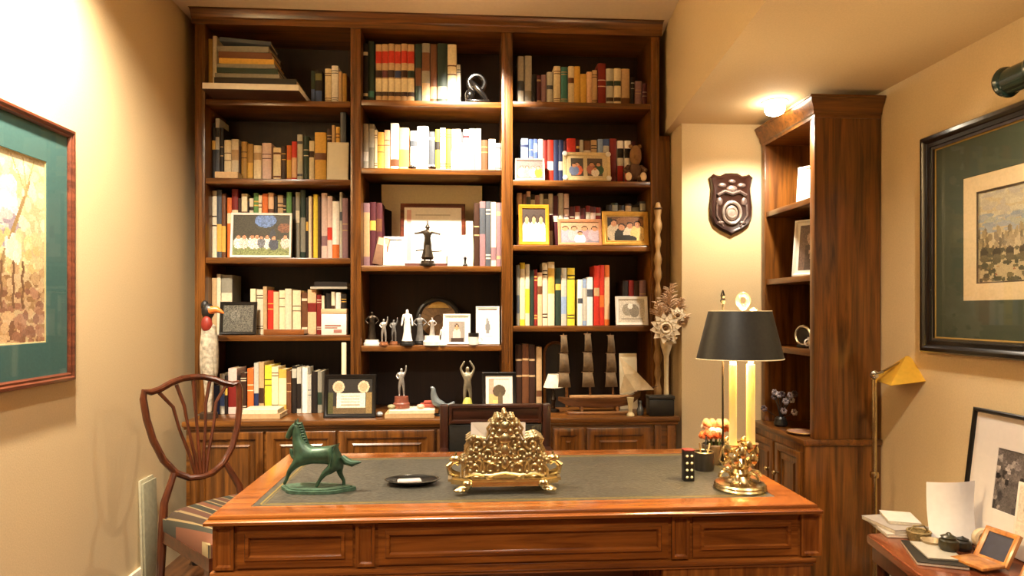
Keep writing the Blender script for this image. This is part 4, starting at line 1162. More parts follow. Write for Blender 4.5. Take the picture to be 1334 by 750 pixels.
panel(-.035, 'pierced_panel'); panel(.005, 'pierced_panel'); panel(.045, 'pierced_panel')
# letters
for (u0, v0, u1, yo, lb, tl) in ((613, 550, 684, .026, 'white letter in the front slot of the brass rack', 1.5), (616, 554, 680, .032, 'cream letter behind the white one in the brass rack', -1.5)):
    Y = Yl+yo-.038 if False else Yl-.01+yo*.0
    Y = Yl-.035+yo
    x0, x1 = P(u0, v0, Y).x, P(u1, v0, Y).x; zb = DT+bz1+.004; h = P(650, v0, Y).z-zb; w = (x1-x0)/2
    e = thing('letter', lb, 'letter', ((x0+x1)/2, Y, zb), (0, R(tl*.3), 0), 'letters in the brass rack')
    MB().box(-w, w, 0, .0012, 0, h).build('envelope', mat('#f0e6da' if yo < .03 else '#e6d8bd', rough=.7, var=.03), e)
    MB().prism([(-w, h), (w, h), (w*.1, h*.55), (-w*.1, h*.55)], 'y', -.0006, -.0001).build('flap', mat('#e3d7c8', rough=.7, var=.03), e)
# --- green horse
Yh = 2.17
xc = P(412, 600, Yh).x
r_ = thing('horse_statuette', 'verdigris green trotting horse statuette on a thin base at the left of the desk', 'horse statuette', (xc, Yh, DT), (0, 0, R(-6)))
VERD = mat('#2f4734', rough=.42, metal=.35, var=.5, scale=35, bump=.2)
VERD2 = mat('#46604c', rough=.5, metal=.35, var=.4, scale=60)
def hp(u, v, y=0, r=.01): return (P(u, v, Yh).x-xc, y, P(412, v, Yh).z-DT, r)
V = [hp(424, 592, 0, .031), hp(408, 593, 0, .028), hp(396, 590, 0, .030), hp(390, 580, 0, .026), hp(387, 569, 0, .019), hp(386, 559, 0, .016), hp(384, 552, 0, .016), hp(379, 560, 0, .0125), hp(374.5, 568, 0, .010), hp(373, 572, 0, .009),
     hp(436, 592, 0, .034), hp(444, 596, 0, .024)]
E = [(0, 1), (1, 2), (2, 3), (3, 4), (4, 5), (5, 6), (6, 7), (7, 8), (8, 9), (0, 10), (10, 11)]
def leg(root, pts):
    i = root
    for p in pts: V.append(p); E.append((i, len(V)-1)); i = len(V)-1
leg(2, [hp(388, 602, -.02, .014), hp(379, 612, -.022, .0085), hp(375.5, 622, -.022, .0055), hp(372, 629, -.022, .006)])        # front leg reaching down forward
leg(2, [hp(388, 600, .02, .014), hp(377, 597, .022, .0085), hp(374, 586, .022, .0055), hp(378, 592, .022, .006)])    # raised front leg
leg(11, [hp(437, 607, -.02, .018), hp(426, 614, -.022, .0105), hp(420, 622, -.022, .0062), hp(414.5, 632, -.022, .0064)])
leg(11, [hp(441, 608, .02, .017), hp(440, 617, .022, .0095), hp(446, 627, .022, .006), hp(446, 637, .022, .0064)])
hb = skin('body', V, E, VERD, r_, sub=2)
mb = MB()
mb.tube([hp(446, 594)[:3], hp(452, 600)[:3], hp(460, 603)[:3], hp(472, 601)[:3]], [.008, .013, .011, .002], 10)
mb.build('tail', VERD, r_)
mb = MB()
for i in range(9):
    u, v = 387+i*1.1, 552+i*3.3
    a = hp(u-1, v)[:3]; b = hp(u+5, v-.5)[:3]; c = hp(u+8, v+4.5)[:3]
    mb.tube([a, b, c], [.008, .007, .002], 8, flat=.7)
mb.build('mane', VERD, r_)
for y in (-.008, .008): MB().tube([hp(385, 552, y)[:3], hp(386, 545.5, y*1.3)[:3]], [.005, .001], 8).build('ear', VERD, r_)
zz = hp(412, 640)[2]
bo2 = []
for i in range(28):
    a = 2*math.pi*i/28; rr = 1+.07*math.sin(3*a+.5)+.05*math.sin(5*a)
    bo2.append((math.cos(a)*.118*rr+.0, math.sin(a)*.052*rr))
MB().prism(bo2, 'z', .0, .01).prism([(a*.9, b*.85) for a, b in bo2], 'z', .01, .014).build('base', VERD2, r_)
bl = [o for o in r_.children]
# legs touch the base: legs end at about z of base top
# --- dark dish with a whitish thing
Yd = PZ(537, 630, DT).y
x = P(537, 630, Yd).x
r_ = thing('pen_dish', 'shallow dark oval dish lying on the desk between the horse and the letter rack', 'dish', (x, Yd, DT))
MB().lathe([(0, 0), (.05, 0), (.08, .008), (.092, .016), (.088, .017), (.07, .009), (0, .006)], n=32, sy=.62).build('bowl', mat('#1d1b17', rough=.3, metal=.5), r_)
MB().lathe([(.0915, .0155), (.094, .0175), (.0885, .0185), (.087, .0165)], n=32, sy=.62, closed=True).build('rim', mat('#4a453a', rough=.25, metal=.6), r_)
r_ = MB().box(-.04, .04, -.02, .02, 0, .003, 0, .001).box(-.036, .036, -.017, .017, .003, .006, 0, .001).build('white_card', mat('#b9a9a0', rough=.4), None, (x-.01, Yd+.006, DT+.0072), (0, 0, R(8))); tag(r_, 'small pale card lying in the shallow dark dish on the desk', 'card')
# --- bouillotte lamp
Yp = PZ(963, 641, DT).y+.04
xc = P(964, 600, Yp).x; k = Yp/F
r_ = thing('desk_lamp', 'brass candlestick desk lamp with a black tole shade lit on the right of the desk', 'desk lamp', (xc, Yp, DT))
def pz_(v): return P(964, v, Yp).z-DT
def pu(u): return P(u, 600, Yp).x-xc
MB().lathe([(0, 0), (.082, 0), (.085, .006), (.08, .012), (.083, .016), (.078, .022), (.05, .024), (.04, .03), (.026, .045), (.03, .055), (.024, .068), (.034, .08), (.03, .092), (.02, .1), (0, .1)], n=32).build('base', BRASS, r_)
mb = MB()
for i in range(3):
    a = R(90+120*i) if False else R([150, 20, 265][i])
    d = Vector((math.cos(a), math.sin(a)*.7, 0))
    o = [Vector((0, 0, .07))+d*.01, Vector((0, 0, .095))+d*.035, Vector((0, 0, .08))+d*.058, Vector((0, 0, .09))+d*.066, Vector((0, 0, pz_(578)-.01))+d*.056]
    mb.tube([tuple(q) for q in o], [.008, .009, .008, .007, .008], 8)
for i in range(14):
    a = 2*math.pi*i/14; zq = .105+.022*(i % 3)
    mb.ell((math.cos(a)*.048, math.sin(a)*.045, zq), (.014, .012, .02), nu=8, nv=6)
for a in range(0, 360, 60): mb.tube(spiral((0, 0), .02, 1.2, R(90), 1, 0) and [(math.cos(R(a))*(.05+.02*math.cos(t*.5)), math.sin(R(a))*(.05+.02*math.cos(t*.5)), .04+.02*math.sin(t*.5)) for t in range(10)], .005, 6)
mb.build('scrolled_arms', BRASS, r_)
CND = None
m, nt, b = newmat('candle_sleeve'); b.inputs['Base Color'].default_value = lin('#f0cf8a'); b.inputs['Roughness'].default_value = .35
b.inputs['Subsurface Weight'].default_value = .35; b.inputs['Subsurface Radius'].default_value = (.03, .018, .006); b.inputs['Subsurface Scale'].default_value = .6
CND = m
BULB = emit('#ffd79a', 26, 'lit_bulb')
cands = []
for u, yo, w in ((950, -.03, .0125), (974.5, -.02, .0145), (962, .045, .0125)):
    xx = pu(u); z0 = pz_(578); z1 = pz_(474)
    c = MB().lathe([(0, z0), (w, z0), (w*.96, (z0+z1)/2), (w*.92, z1), (w*.6, z1+.002), (0, z1+.002)], (xx, yo, 0), 18).build('candle_sleeve', CND, r_)
    MB().lathe([(0, z0-.014), (.012, z0-.012), (.024, z0), (.026, z0+.006), (w+.001, z0+.004), (w+.001, z0-.004)], (xx, yo, 0), 18).build('drip_cup', BRASS, c)
    MB().lathe([(0, z1+.002), (.006, z1+.004), (.013, z1+.016), (.011, z1+.03), (.003, z1+.045), (0, z1+.046)], (xx, yo, 0), 14).build('bulb', BULB, c)
    cands.append((xx, yo, z1+.05))
s0, s1 = pz_(467), pz_(405)
shade_o = mat('#1f1d18', rough=.45, var=.25, scale=90); shade_i = mat('#f3e6c6', rough=.6, var=.02)
r0, r1 = 58*k, 42*k
mb = MB().lathe([(r0, s0), (r0-.001, s0+.006), (r1, s1)], n=40, sy=.72); mb.f = mb.f[:-2]; mb.mi = mb.mi[:-2]
n0 = len(mb.f)
mb.lathe([(r1-.002, s1), (r0-.003, s0+.006), (r0-.002, s0)], n=40, m=1, sy=.72); mb.f = mb.f[:-2]; mb.mi = mb.mi[:-2]
sh = mb.build('lamp_shade', [shade_o, shade_i], r_)
MB().torus((0, 0, s0), r0-.0005, .002, 'z', 40, 6, sz=.72).torus((0, 0, s1), r1-.0005, .0016, 'z', 40, 6, sz=.72).build('shade_trim', mat('#d8c69c', rough=.6), sh)
xr = pu(943.5)
MB().tube([(xr, .012, .09), (xr, .012, pz_(395))], .0035, 8).lathe([(0, 0), (.006, .002), (.009, .012), (.005, .02), (.008, .028), (.002, .046), (0, .047)], (xr, .012, pz_(396)), 12).build('rod', mat('#2c2418', rough=.4, metal=.6), r_)
MB().box(xr, pu(968), .009, .015, pz_(430), pz_(432)).build('shade_clamp', BRASS, r_)
xf_ = pu(968)
fb = mat('#f2dfae', rough=.2, metal=.3, var=.1)
MB().tube([(xf_, .0, s1-.03), (xf_, .0, s1+.012)], .005, 10).torus((xf_, 0, s1+.035), .018, .0075, 'y', 20, 8, sz=1.1).ell((xf_, 0, s1+.012), (.014, .01, .009)).ell((xf_+.035, 0, s1+.005), (.012, .01, .007)).build('finial', fb, r_)
MB().box(xr, pu(990), -.003, .003, s1-.012, s1-.008).box(-.002, .002, -r1*.7, r1*.7, s1-.012, s1-.008).build('shade_spider', BRASS, r_)
lamp_root = r_
# --- pen holder, dotted case, flower pot behind the lamp
x = P(897, 626, PZ(897, 626, DT).y).x; Y = PZ(897, 627, DT).y
r_ = thing('dotted_case', 'small dark upright case with pale dots left of the desk lamp', 'case', (x, Y, DT)); w = 7*Y/F; h = P(897, 588, Y).z-DT
MB().box(-w, w, 0, .03, 0, h, 0, .002).build('body', mat('#171310', rough=.3), r_)
mb = MB()
for i in range(4):
    for a in (-.45, .45): mb.ell((a*w, -.0005, h*(.14+.235*i)), (.0045, .002, .0045), nu=10, nv=6)
mb.build('dots', mat('#e2cfa2', rough=.4), r_)
MB().box(-w-.001, w+.001, -.001, .031, h+.0003, h+.006, 0, .002).build('cap', mat('#6a2118', rough=.4), r_)
Y = 2.36
r_ = thing('pen_pot', 'dark pot with small objects just left of the desk lamp base', 'pot', (P(917, 610, Y).x, Y, DT)); h = P(917, 588, Y).z-DT
MB().lathe([(0, 0), (.034, 0), (.037, .01), (.036, h), (.032, h), (.033, .012), (0, .01)], n=24).build('pot', mat('#1f1b15', rough=.35), r_)
MB().torus((0, 0, h), .034, .003, 'z', 24, 6).build('rim', OLDBRASS, r_)
for i, (a, l, c) in enumerate(((-.012, .1, '#8c6a3c'), (.006, .12, '#2a2a2a'), (.016, .095, '#b39a6a'))):
    p = MB().tube([(a*.5, .005*i, .014), (a*1.6, .008*i-.006, l)], [.004, .003], 8).build('pen', mat(c, rough=.4), None, r_.location.copy())
    tag(p, ('tan pen leaning left in the dark pot on the desk', 'black pen standing tallest in the dark pot on the desk', 'pale pen leaning right in the dark pot on the desk')[i], 'pen', 'pens in the dark pot')
Y = 2.45
r_ = thing('flower_bowl', 'small bowl of orange and cream flowers behind the desk lamp', 'flower bowl', (P(930, 600, Y).x, Y, DT)); zt = P(930, 545, Y).z-DT
MB().lathe([(0, 0), (.03, 0), (.04, .02), (.045, zt*.42), (.04, zt*.45), (.035, .03), (0, .02)], n=24).build('bowl', mat('#4b3a24', rough=.3), r_)
for i in range(9):
    a = 2.4*i; rr = .012+.006*i*.8; px_, py_ = math.cos(a)*rr, math.sin(a)*rr*.7; pzz = zt*(.62+.33*rng.random())
    st = MB().tube([(px_*.3, py_*.3, .03), (px_, py_, pzz)], .002, 6).build('stem', mat('#5d6a38', rough=.7), r_)
    mb = MB(); 
    for q in range(9):
        b_ = 2*math.pi*q/9; mb.ell((px_+math.cos(b_)*.017, py_+math.sin(b_)*.017, pzz+.006*(q % 2)), (.013, .013, .012), nu=8, nv=5)
    mb.ell((px_, py_, pzz+.006), (.009, .009, .007), nu=8, nv=5)
    mb.build('flower_head', mat(['#d0642a', '#dd9a62', '#e3d3b4', '#c4501f'][i % 4], rough=.7, var=.2), st)
# ================================================================ desk chair behind the desk
Yc = 3.20
x0, x1 = P(573, 550, Yc).x, P(717, 550, Yc).x; xc = (x0+x1)/2; zt = P(645, 526, Yc).z; w = (x1-x0)/2
r_ = thing('desk_chair', 'dark wooden desk chair with a black leather back behind the desk', 'chair', (xc, Yc-.25, 0))
CW = {a: wood('chair_dark', '#1c0d07', '#45200f', a, rough=.3, coat=.3) for a in 'xyz'}
LTH = mat('#1c1b17', rough=.35, var=.25, scale=70, bump=.3)
yb = .25
for s in (-1, 1):
    MB().box(s*w, s*(w-.042), yb-.02, yb+.02, .42, zt, 0, .008).build('back_post', CW['z'], r_)
    MB().box(s*w, s*(w-.045), -.16, yb-.022, .66, .69, 0, .01).box(s*w, s*(w-.04), -.15, -.11, .45, .66, 0, .006).build('armrest', CW['y'], r_)
    MB().ell((s*(w+.004), -.165, .675), .018).build('arm_stud', SILVER, r_)
zr0 = P(645, 551, Yc).z
rl = MB().box(-w+.042, w-.042, yb-.015, yb+.018, zr0, zt, 0, .006).ringframe(-w+.046, w-.046, zr0+.004, zt-.004, [(0, yb-.015), (0, yb-.022), (.012, yb-.022), (.018, yb-.015)]).build('top_rail', CW['x'], r_)
MB().box(-w+.042, w-.042, yb-.012, yb+.014, .50, zr0-.001, 0, .02).build('back_cushion', LTH, r_)
MB().box(-w+.01, w-.01, -.18, .225, .40, .47, 0, .03).build('seat', LTH, r_)
MB().box(-w, w, -.17, .22, .36, .40, 0, .006).tube([(0, 0, .36), (0, 0, .1)], .03, 12).build('seat_frame', CW['x'], r_)
for i in range(5):
    a = R(72*i+18); MB().tube([(0, 0, .12), (math.cos(a)*.15, math.sin(a)*.15, .1), (math.cos(a)*.28, math.sin(a)*.28, .06)], [.028, .022, .016], 8).ell((math.cos(a)*.28, math.sin(a)*.28, .03), (.03, .03, .03)).build('leg', CW['x'], r_)
# ================================================================ shield-back side chair
Ys = 3.06
xs_ = P(251, 560, Ys).x
ch = thing('shield_back_chair', 'mahogany shield-back side chair with a striped seat between the left wall and the desk', 'chair', (xs_+.235, Ys-.17, 0), (0, 0, R(50)))
HCW = {a: wood('chair_mahogany', '#2a1209', '#5e2d15', a, rough=.28, coat=.35) for a in 'xyz'}
yb = .24
half = [(x*1.0, z) for x, z in [(0, 1.045), (.05, 1.042), (.1, 1.028), (.15, 1.005), (.19, .995), (.218, 1.0), (.224, .97), (.216, .88), (.196, .79), (.16, .70), (.11, .635), (.055, .603), (0, .596)]]
rake = lambda z: yb+max(0, (z-.5))*.16
path = [(x, rake(z), z) for x, z in half]+[(-x, rake(z), z) for x, z in half[::-1][1:-1]]
# closed loop tube
path.append(path[0]); path.append(path[1])
MB().tube(path, .015, 10).build('shield_frame', HCW['z'], ch)
for i, a in enumerate((-2, -1, 0, 1, 2)):
    top = {0: 1.035, 1: 1.018, 2: .99}[abs(a)]
    pts = [(a*.012, rake(.61), .61), (a*.022, rake(.7), .7), (a*.04, rake(.82), .82), (a*.05, rake(.92), .92), (a*.078, rake(top), top)]
    MB().tube(pts, [.009, .008, .007, .008, .009], 8).build('splat', HCW['z'], ch)
# seat
import mathutils
vs, fs = [], []
nx, ny = 14, 12
def seatw(t): return .24-.05*t
cols = []
for j in range(ny+1):
    t = j/ny; y = -.25+.47*t
    for i in range(nx+1):
        s = i/nx*2-1
        edge = max(abs(s), abs(2*t-1))
        zz = .505-.045*max(0, (edge-.6)/.4)**2.2+.012*(1-s*s)
        vs.append((s*seatw(t), y, zz))
for j in range(ny):
    for i in range(nx): fs.append((j*(nx+1)+i, j*(nx+1)+i+1, (j+1)*(nx+1)+i+1, (j+1)*(nx+1)+i))
ob = [i for i in range(nx+1)]+[(j*(nx+1)+nx) for j in range(1, ny+1)]+[ny*(nx+1)+i for i in range(nx-1, -1, -1)]+[j*(nx+1) for j in range(ny-1, 0, -1)]
n0 = len(vs)
for q in ob: vs.append((vs[q][0], vs[q][1], .405))
for a in range(len(ob)):
    b_ = (a+1) % len(ob); fs.append((ob[a], n0+a, n0+b_, ob[b_]))
fs.append(tuple(n0+a for a in range(len(ob)))[::-1])
m, nt, b = newmat('striped_fabric'); N, L = nt.nodes.new, nt.links.new
tc = N('ShaderNodeTexCoord'); sp = N('ShaderNodeSeparateXYZ'); L(tc.outputs['Object'], sp.inputs[0])
mm = N('ShaderNodeMath'); mm.operation = 'MULTIPLY'; mm.inputs[1].default_value = 6.6; L(sp.outputs['X'], mm.inputs[0])
fr = N('ShaderNodeMath'); fr.operation = 'FRACT'; L(mm.outputs[0], fr.inputs[0])
rp = N('ShaderNodeValToRGB'); rp.color_ramp.interpolation = 'CONSTANT'
st = [(0, '#4d2e1c'), (.18, '#7d6844'), (.22, '#2a281a'), (.42, '#88744c'), (.46, '#643a20'), (.64, '#302d1e'), (.74, '#867048'), (.78, '#3a2a18'), (.94, '#7d6844')]
el = rp.color_ramp.elements; el[0].position, el[0].color = 0, lin(st[0][1]); el[1].position, el[1].color = st[1][0], lin(st[1][1])
for p_, c_ in st[2:]:
    e_ = el.new(p_); e_.color = lin(c_)
L(fr.outputs[0], rp.inputs['Fac']); L(rp.outputs['Color'], b.inputs['Base Color']); b.inputs['Roughness'].default_value = .85
MB().add(vs, fs).build('seat', m, ch, smooth=60)
MB().prism([(-.242, -.252), (.242, -.252), (.192, .222), (-.192, .222)], 'z', .36, .41).build('seat_rail', HCW['x'], ch)
for s in (-1, 1):
    MB().prism([(s*.215-.018, -.235), (s*.215+.018, -.235), (s*.215+.018, -.2), (s*.215-.018, -.2)], 'z', 0, .365).box(s*.215-.024, s*.215+.024, -.241, -.194, 0, .03, 0, .004).build('front_leg', HCW['z'], ch)
    MB().tube([(s*.185, .29, 0), (s*.186, .245, .2), (s*.186, .225, .4), (s*.175, .235, .52), (s*.12, rake(.62), .635)], [.016, .018, .02, .017, .014], 8).build('rear_leg', HCW['z'], ch)
MB().tube([(-.2, -.02, .17), (.2, -.02, .17)], .011, 8).build('stretcher', HCW['x'], ch)
for s in (-1, 1): MB().tube([(s*.21, -.21, .17), (s*.187, .24, .17)], .011, 8).build('stretcher', HCW['y'], ch)
# pale folded panel between chair and wall
r_ = thing('folding_board', 'pale grey folded board leaning on the left wall behind the shield-back chair', 'board', (-1.585, 3.31, 0), (0, R(-1.5), 0))
zt = .53
MB().box(-.0, .012, -.05, .08, 0.001, zt, 0, .003).build('front_leaf', mat('#a9a184', rough=.6), r_); MB().box(.014, .026, -.05, .08, 0.001, zt*.97, 0, .003).build('rear_leaf', mat('#8f8a70', rough=.6), r_)
# ================================================================ wall art
def wallpic(name, label, X, u0, vt, vb, length, side, frame_prof, fm, mats, pic, cat):
    a, b2 = PX(u0, vt, X), PX(u0, vb, X)
    h = a.z-b2.z; y1 = a.y; y0 = y1-length
    r_ = thing(name, label, cat, (X, (y0+y1)/2, b2.z), (0, 0, R(90)*side))
    w = length/2
    MB().ringframe(-w, w, 0, h, frame_prof).build('frame', fm, r_)
    ins = frame_prof[-1][0]; d0 = -.012
    for wd, col in mats:
        MB().ringframe(-w+ins-.001, w-ins+.001, ins-.001, h-ins+.001, [(0, d0+.003), (0, d0), (wd, d0), (wd+.001, d0+.003)]).build('picture_mat', mat(col, rough=.85, var=.06, scale=90), r_)
        ins += wd; d0 += .002
    pic.mesh('print', -w+ins-.003, w-ins+.003, ins-.003, h-ins+.003, d0+.0025, r_)
    MB().box(-w+.01, w-.01, -.0009, -.0001, .01, h-.01).build('backing', mat('#5a4630', rough=.8), r_)
    g = frame_prof[-1][0]
    MB().add([(-w+g-.002, -.0155, g-.002), (w-g+.002, -.0155, g-.002), (w-g+.002, -.0155, h-g+.002), (-w+g-.002, -.0155, h-g+.002)], [(0, 1, 2, 3)]).build('glass', glassmat(), r_)
    return r_
# left: impressionist landscape; local x runs toward the far end
rg = random.Random(21)
p = Pic('#cdb78c', (120, 140), .07, 22)
def strokes(n, x0, y0, x1, y1, cols, rx=(.01, .03), ry=(.008, .03)):
    for _ in range(n): p.e(rg.uniform(x0, x1), rg.uniform(y0, y1), rg.uniform(*rx), rg.uniform(*ry), rg.choice(cols))
strokes(170, 0, 0, 1, .42, ['#e2d4ac', '#e8dcbc', '#d9ca9f', '#decfa6', '#d3c296'], (.02, .06), (.015, .05))
strokes(60, .35, .15, .72, .36, ['#f0ead8', '#ece4d2', '#e6dcc8', '#f2eee2'], (.03, .07), (.02, .05))
strokes(60, .35, .33, .75, .52, ['#b7a9b4', '#a59aa8', '#c4b6b8', '#cfc0bc', '#9d909c'], (.02, .06), (.015, .035))
strokes(60, .5, .42, .95, .62, ['#e3cf94', '#ead9a8', '#d9bd80', '#dcc694'], (.02, .05), (.02, .05))
strokes(200, 0, .6, 1, 1, ['#b79468', '#c3a276', '#a98458', '#cdae84', '#d6bc94', '#9d7850'], (.015, .045), (.012, .035))
strokes(70, .55, .72, 1, 1, ['#a5765a', '#946850', '#b58a6c', '#8a6248'], (.015, .04), (.012, .03))
strokes(24, .35, .82, .7, .97, ['#dcb888', '#e3c49a', '#cfa472'], (.03, .06), (.015, .03))
for q in range(30): p.e(.86-.009*q, .14+.017*q, .010+.0004*q, .014, '#a08458')           # slanting trunk
for tx in (.62, .72, .8): 
    for q in range(16): p.e(tx+.006*math.sin(q*.9), .58+.015*q, .010, .014, '#7d5c40')
for tx, sl in ((.7, .02), (.9, -.012), (.8, .006)):
    for q in range(14): p.e(tx+sl*q*.5, .02+.014*q, .0045, .010, '#b29a64')
strokes(20, .66, .44, .78, .56, ['#f3ead6', '#efe2c4'], (.012, .03), (.02, .04))
fprof = [(0, 0), (0, -.02), (.004, -.028), (.014, -.03), (.02, -.024), (.028, -.026), (.034, -.018), (.034, 0)]
wallpic('painting', 'autumn landscape picture with a wide teal mat and reddish frame on the left wall', LW, 90, 171, 495, .92, 1, fprof, wood('frame_red', '#3a1a10', '#7a4028', 'x', rough=.35), [(.125, '#3f6660'), (.004, '#c9b27a')], p, 'picture')
# right: harbour print; local x runs toward the camera
p = Pic('#a8966e', (110, 80), .06, 23)
strokes(120, 0, 0, 1, .32, ['#a99c7c', '#a2967a', '#b0a280', '#9c927c'], (.03, .08), (.015, .04))
strokes(70, 0, .26, 1, .46, ['#878a84', '#8f8d80', '#7d8280', '#949078'], (.03, .08), (.012, .03))
strokes(90, 0, .44, 1, .66, ['#7c6c4a', '#85744e', '#6d5f40', '#8d7c56', '#635638'], (.012, .03), (.03, .07))
strokes(120, 0, .64, 1, 1, ['#565034', '#4c4830', '#605636', '#48462f', '#6a5e3c'], (.02, .05), (.012, .03))
for q in range(7): p.e(.07+.14*q, .68, .045, .05, '#3c3524').e(.07+.14*q, .74, .045, .045, '#5c5236')
strokes(16, 0, .8, 1, .96, ['#9c7a44', '#8a5838', '#a8966a'], (.01, .018), (.008, .014))
fprof = [(0, 0), (0, -.03), (.006, -.038), (.02, -.04), (.03, -.034), (.034, -.028), (.05, -.028), (.052, -.022), (.062, -.02), (.062, 0)]
hp_ = wallpic('painting', 'harbour print with cream and dark green mats and black frame on the right wall', RW, 1208, 181, 458, 1.0, -1, fprof, mat('#15110d', rough=.25, var=.2, coat=.4), [(.006, '#a8843c'), (.15, '#39402a'), (.065, '#c9b184'), (.005, '#4a3a22')], p, 'picture')
# dark green picture light above it
pl = PX(1312, 107, RW-.10)
r_ = thing('picture_light', 'dark green picture light mounted above the black framed harbour print', 'picture light', tuple(pl))
GRN = mat('#16281f', rough=.25, var=.25, coat=.4)
ln = .36
mb = MB(); mb.M = Matrix.Rotation(R(90), 4, 'X')
mb.lathe([(.040, 0), (.045, .004), (.045, ln), (.0, ln+.005)], n=24).lathe([(.032, .012), (.038, .002), (.042, 0)], n=24)
MB().tube([(0, .0, 0), (0, -.36, 0)], .045, 24).build('shade', GRN, r_)
MB().torus((0, .0, 0), .042, .013, 'y', 24, 8).build('end_ring', GRN, r_)
MB().ell((0, .002, 0), (.018, .006, .018)).build('end_button', mat('#a8b0a6', rough=.15, metal=.6), r_)
MB().tube([(0, -.18, 0), (.04, -.18, .03), (.085, -.18, .01), (.097, -.18, -.02)], .008, 8).ell((.092, -.18, -.02), (.008, .03, .03)).build('arm', GRN, r_)
MB().torus((.0, -.13, .0), .046, .014, 'y', 22, 8).build('shade_band', GRN, r_)
# shield plaque
Y = PWY-.002
x0, x1 = P(923, 270, Y).x, P(980, 270, Y).x; zt, zb = P(951, 226, Y).z, P(951, 307, Y).z; xc = (x0+x1)/2; w = (x1-x0)/2; h = zt-zb
r_ = thing('shield_plaque', 'dark wooden shield plaque with a metal crest on the wall beside the bookcase', 'plaque', (xc, Y, zb))
half = [(0, 1.0), (.28, .995), (.5, .955), (.68, .965), (.8, .985), (.98, .93), (.93, .84), (.88, .76), (.92, .6), (.97, .45), (.95, .3), (.8, .17), (.5, .09), (.2, .04), (0, 0)]
def shp(s, oz=.5): return [(x*w*s, ((z-oz)*s+oz)*h) for x, z in half]+[(-x*w*s, ((z-oz)*s+oz)*h) for x, z in half[::-1][1:-1]]
mb = MB(); rings = [(1.0, 0), (1.0, -.012), (.93, -.022), (.88, -.02), (.86, -.018)]
vs = []
for s, y in rings: vs += [(a, y, b2) for a, b2 in shp(s)]
n = len(shp(1)); fs = []
for q in range(len(rings)-1):
    for i in range(n): fs.append((q*n+i, q*n+(i+1) % n, (q+1)*n+(i+1) % n, (q+1)*n+i))
fs += [tuple(range(n)), tuple(range((len(rings)-1)*n, len(rings)*n))]
mb.add(vs, fs).build('board', mat('#2a130d', rough=.3, var=.2, coat=.3), r_)
MET = mat('#7d6a62', rough=.4, metal=.6, var=.3, scale=100)
mb = MB().torus((0, -.022, .36*h), .17*h, .010, 'y', 28, 8, sx=.85).ell((0, -.019, .36*h), (.10*h, .008, .12*h)).torus((0, -.024, .36*h), .075*h, .006, 'y', 20, 6)
mb.build('crest_ring', mat('#b5a79c', rough=.35, metal=.6, var=.2), r_)
mb = MB().tube([(-.26*h*.9, -.022, .64*h), (-.12*h, -.026, .7*h), (0, -.024, .66*h), (.12*h, -.026, .7*h), (.26*h*.9, -.022, .64*h)], .010, 6)
mb.ell((0, -.02, .74*h), (.09*h, .008, .06*h)).ell((0, -.022, .86*h), (.06*h, .008, .035*h))
for s in (-1, 1): mb.ell((s*.16*h, -.02, .8*h), (.07*h, .007, .04*h)).ell((s*.2*h, -.02, .54*h), (.05*h, .007, .07*h)).ell((s*.18*h, -.02, .2*h), (.06*h, .007, .03*h)).tube([(s*.24*h, -.02, .5*h), (s*.25*h, -.022, .32*h), (s*.14*h, -.02, .14*h)], .006, 6)
mb.build('crest', MET, r_)
# ================================================================ things in the corner bookcase
def sideframe(label, u0, v0, u1, v1, Xf, z, pic, fm, fw, matw=0):
    # photo standing inside the corner bookcase, turned toward the room
    a = PX(u1, v1, Xf); b2 = PX(u0, v1, Xf)
    y0, y1 = a.y, b2.y; h = PX((u0+u1)/2, v0, Xf).z-z; w = abs(y1-y0)/2
    r_ = thing('photo_frame', label, 'photo frame', (Xf+.03, (y0+y1)/2, z+.004), (R(-7), 0, R(-90+34)))
    MB().ringframe(-w, w, 0, h, [(0, .012), (0, 0), (fw*.5, -.002), (fw, .004), (fw, .012)]).build('frame', fm, r_)
    if matw: MB().ringframe(-w+fw-.001, w-fw+.001, fw-.001, h-fw+.001, [(0, .007), (0, .0055), (matw, .0055), (matw, .007)]).build('picture_mat', WHITE, r_)
    q = fw+matw; pic.mesh('photo', -w+q-.002, w-q+.002, q-.002, h-q+.002, .0072, r_)
    MB().box(-w+.003, w-.003, .0085, .0115, .003, h-.003).build('backing', mat('#3a2c1e', rough=.8), r_)
p = Pic('#c9d0d2', (30, 24), .1, 31).e(.4, .55, .3, .3, '#efeeea').e(.7, .4, .15, .2, '#8a9aa0').r(0, .8, 1, 1, '#a9b4b4')
sideframe('white framed bluish photo on the top shelf of the corner bookcase', 1040, 214, 1064, 254, 1.70, SSZ[0], p, WHT, .014)
p = Pic('#6b5448', (24, 36), .12, 32).e(.5, .3, .25, .18, '#a88a7a').r(.2, .45, .8, 1, '#4a3a34').e(.5, .6, .15, .2, '#c9b4a8')
sideframe('white framed dark portrait on the second shelf of the corner bookcase', 1036, 284, 1064, 356, 1.70, SSZ[1], p, WHT, .016, .014)
z = SSZ[2]
pt = PX(1047, 457, 1.73)
r_ = thing('round_clock', 'small dark round ornament with a pale ring on the third shelf of the corner bookcase', 'ornament', (1.73, pt.y, z), (0, 0, R(-70)))
MB().torus((0, 0, .062), .048, .009, 'y', 24, 8).build('ring', SILVER, r_); MB().ell((0, .006, .062), (.046, .012, .046), nu=20).build('disc', BLACK, r_); MB().box(-.035, .035, -.015, .025, 0, .014, 0, .004).build('foot', BLACK, r_)
pt = PX(1066, 457, 1.70)
r_ = thing('cup', 'small white cup at the front edge of the third shelf of the corner bookcase', 'cup', (1.70, 3.12, z))
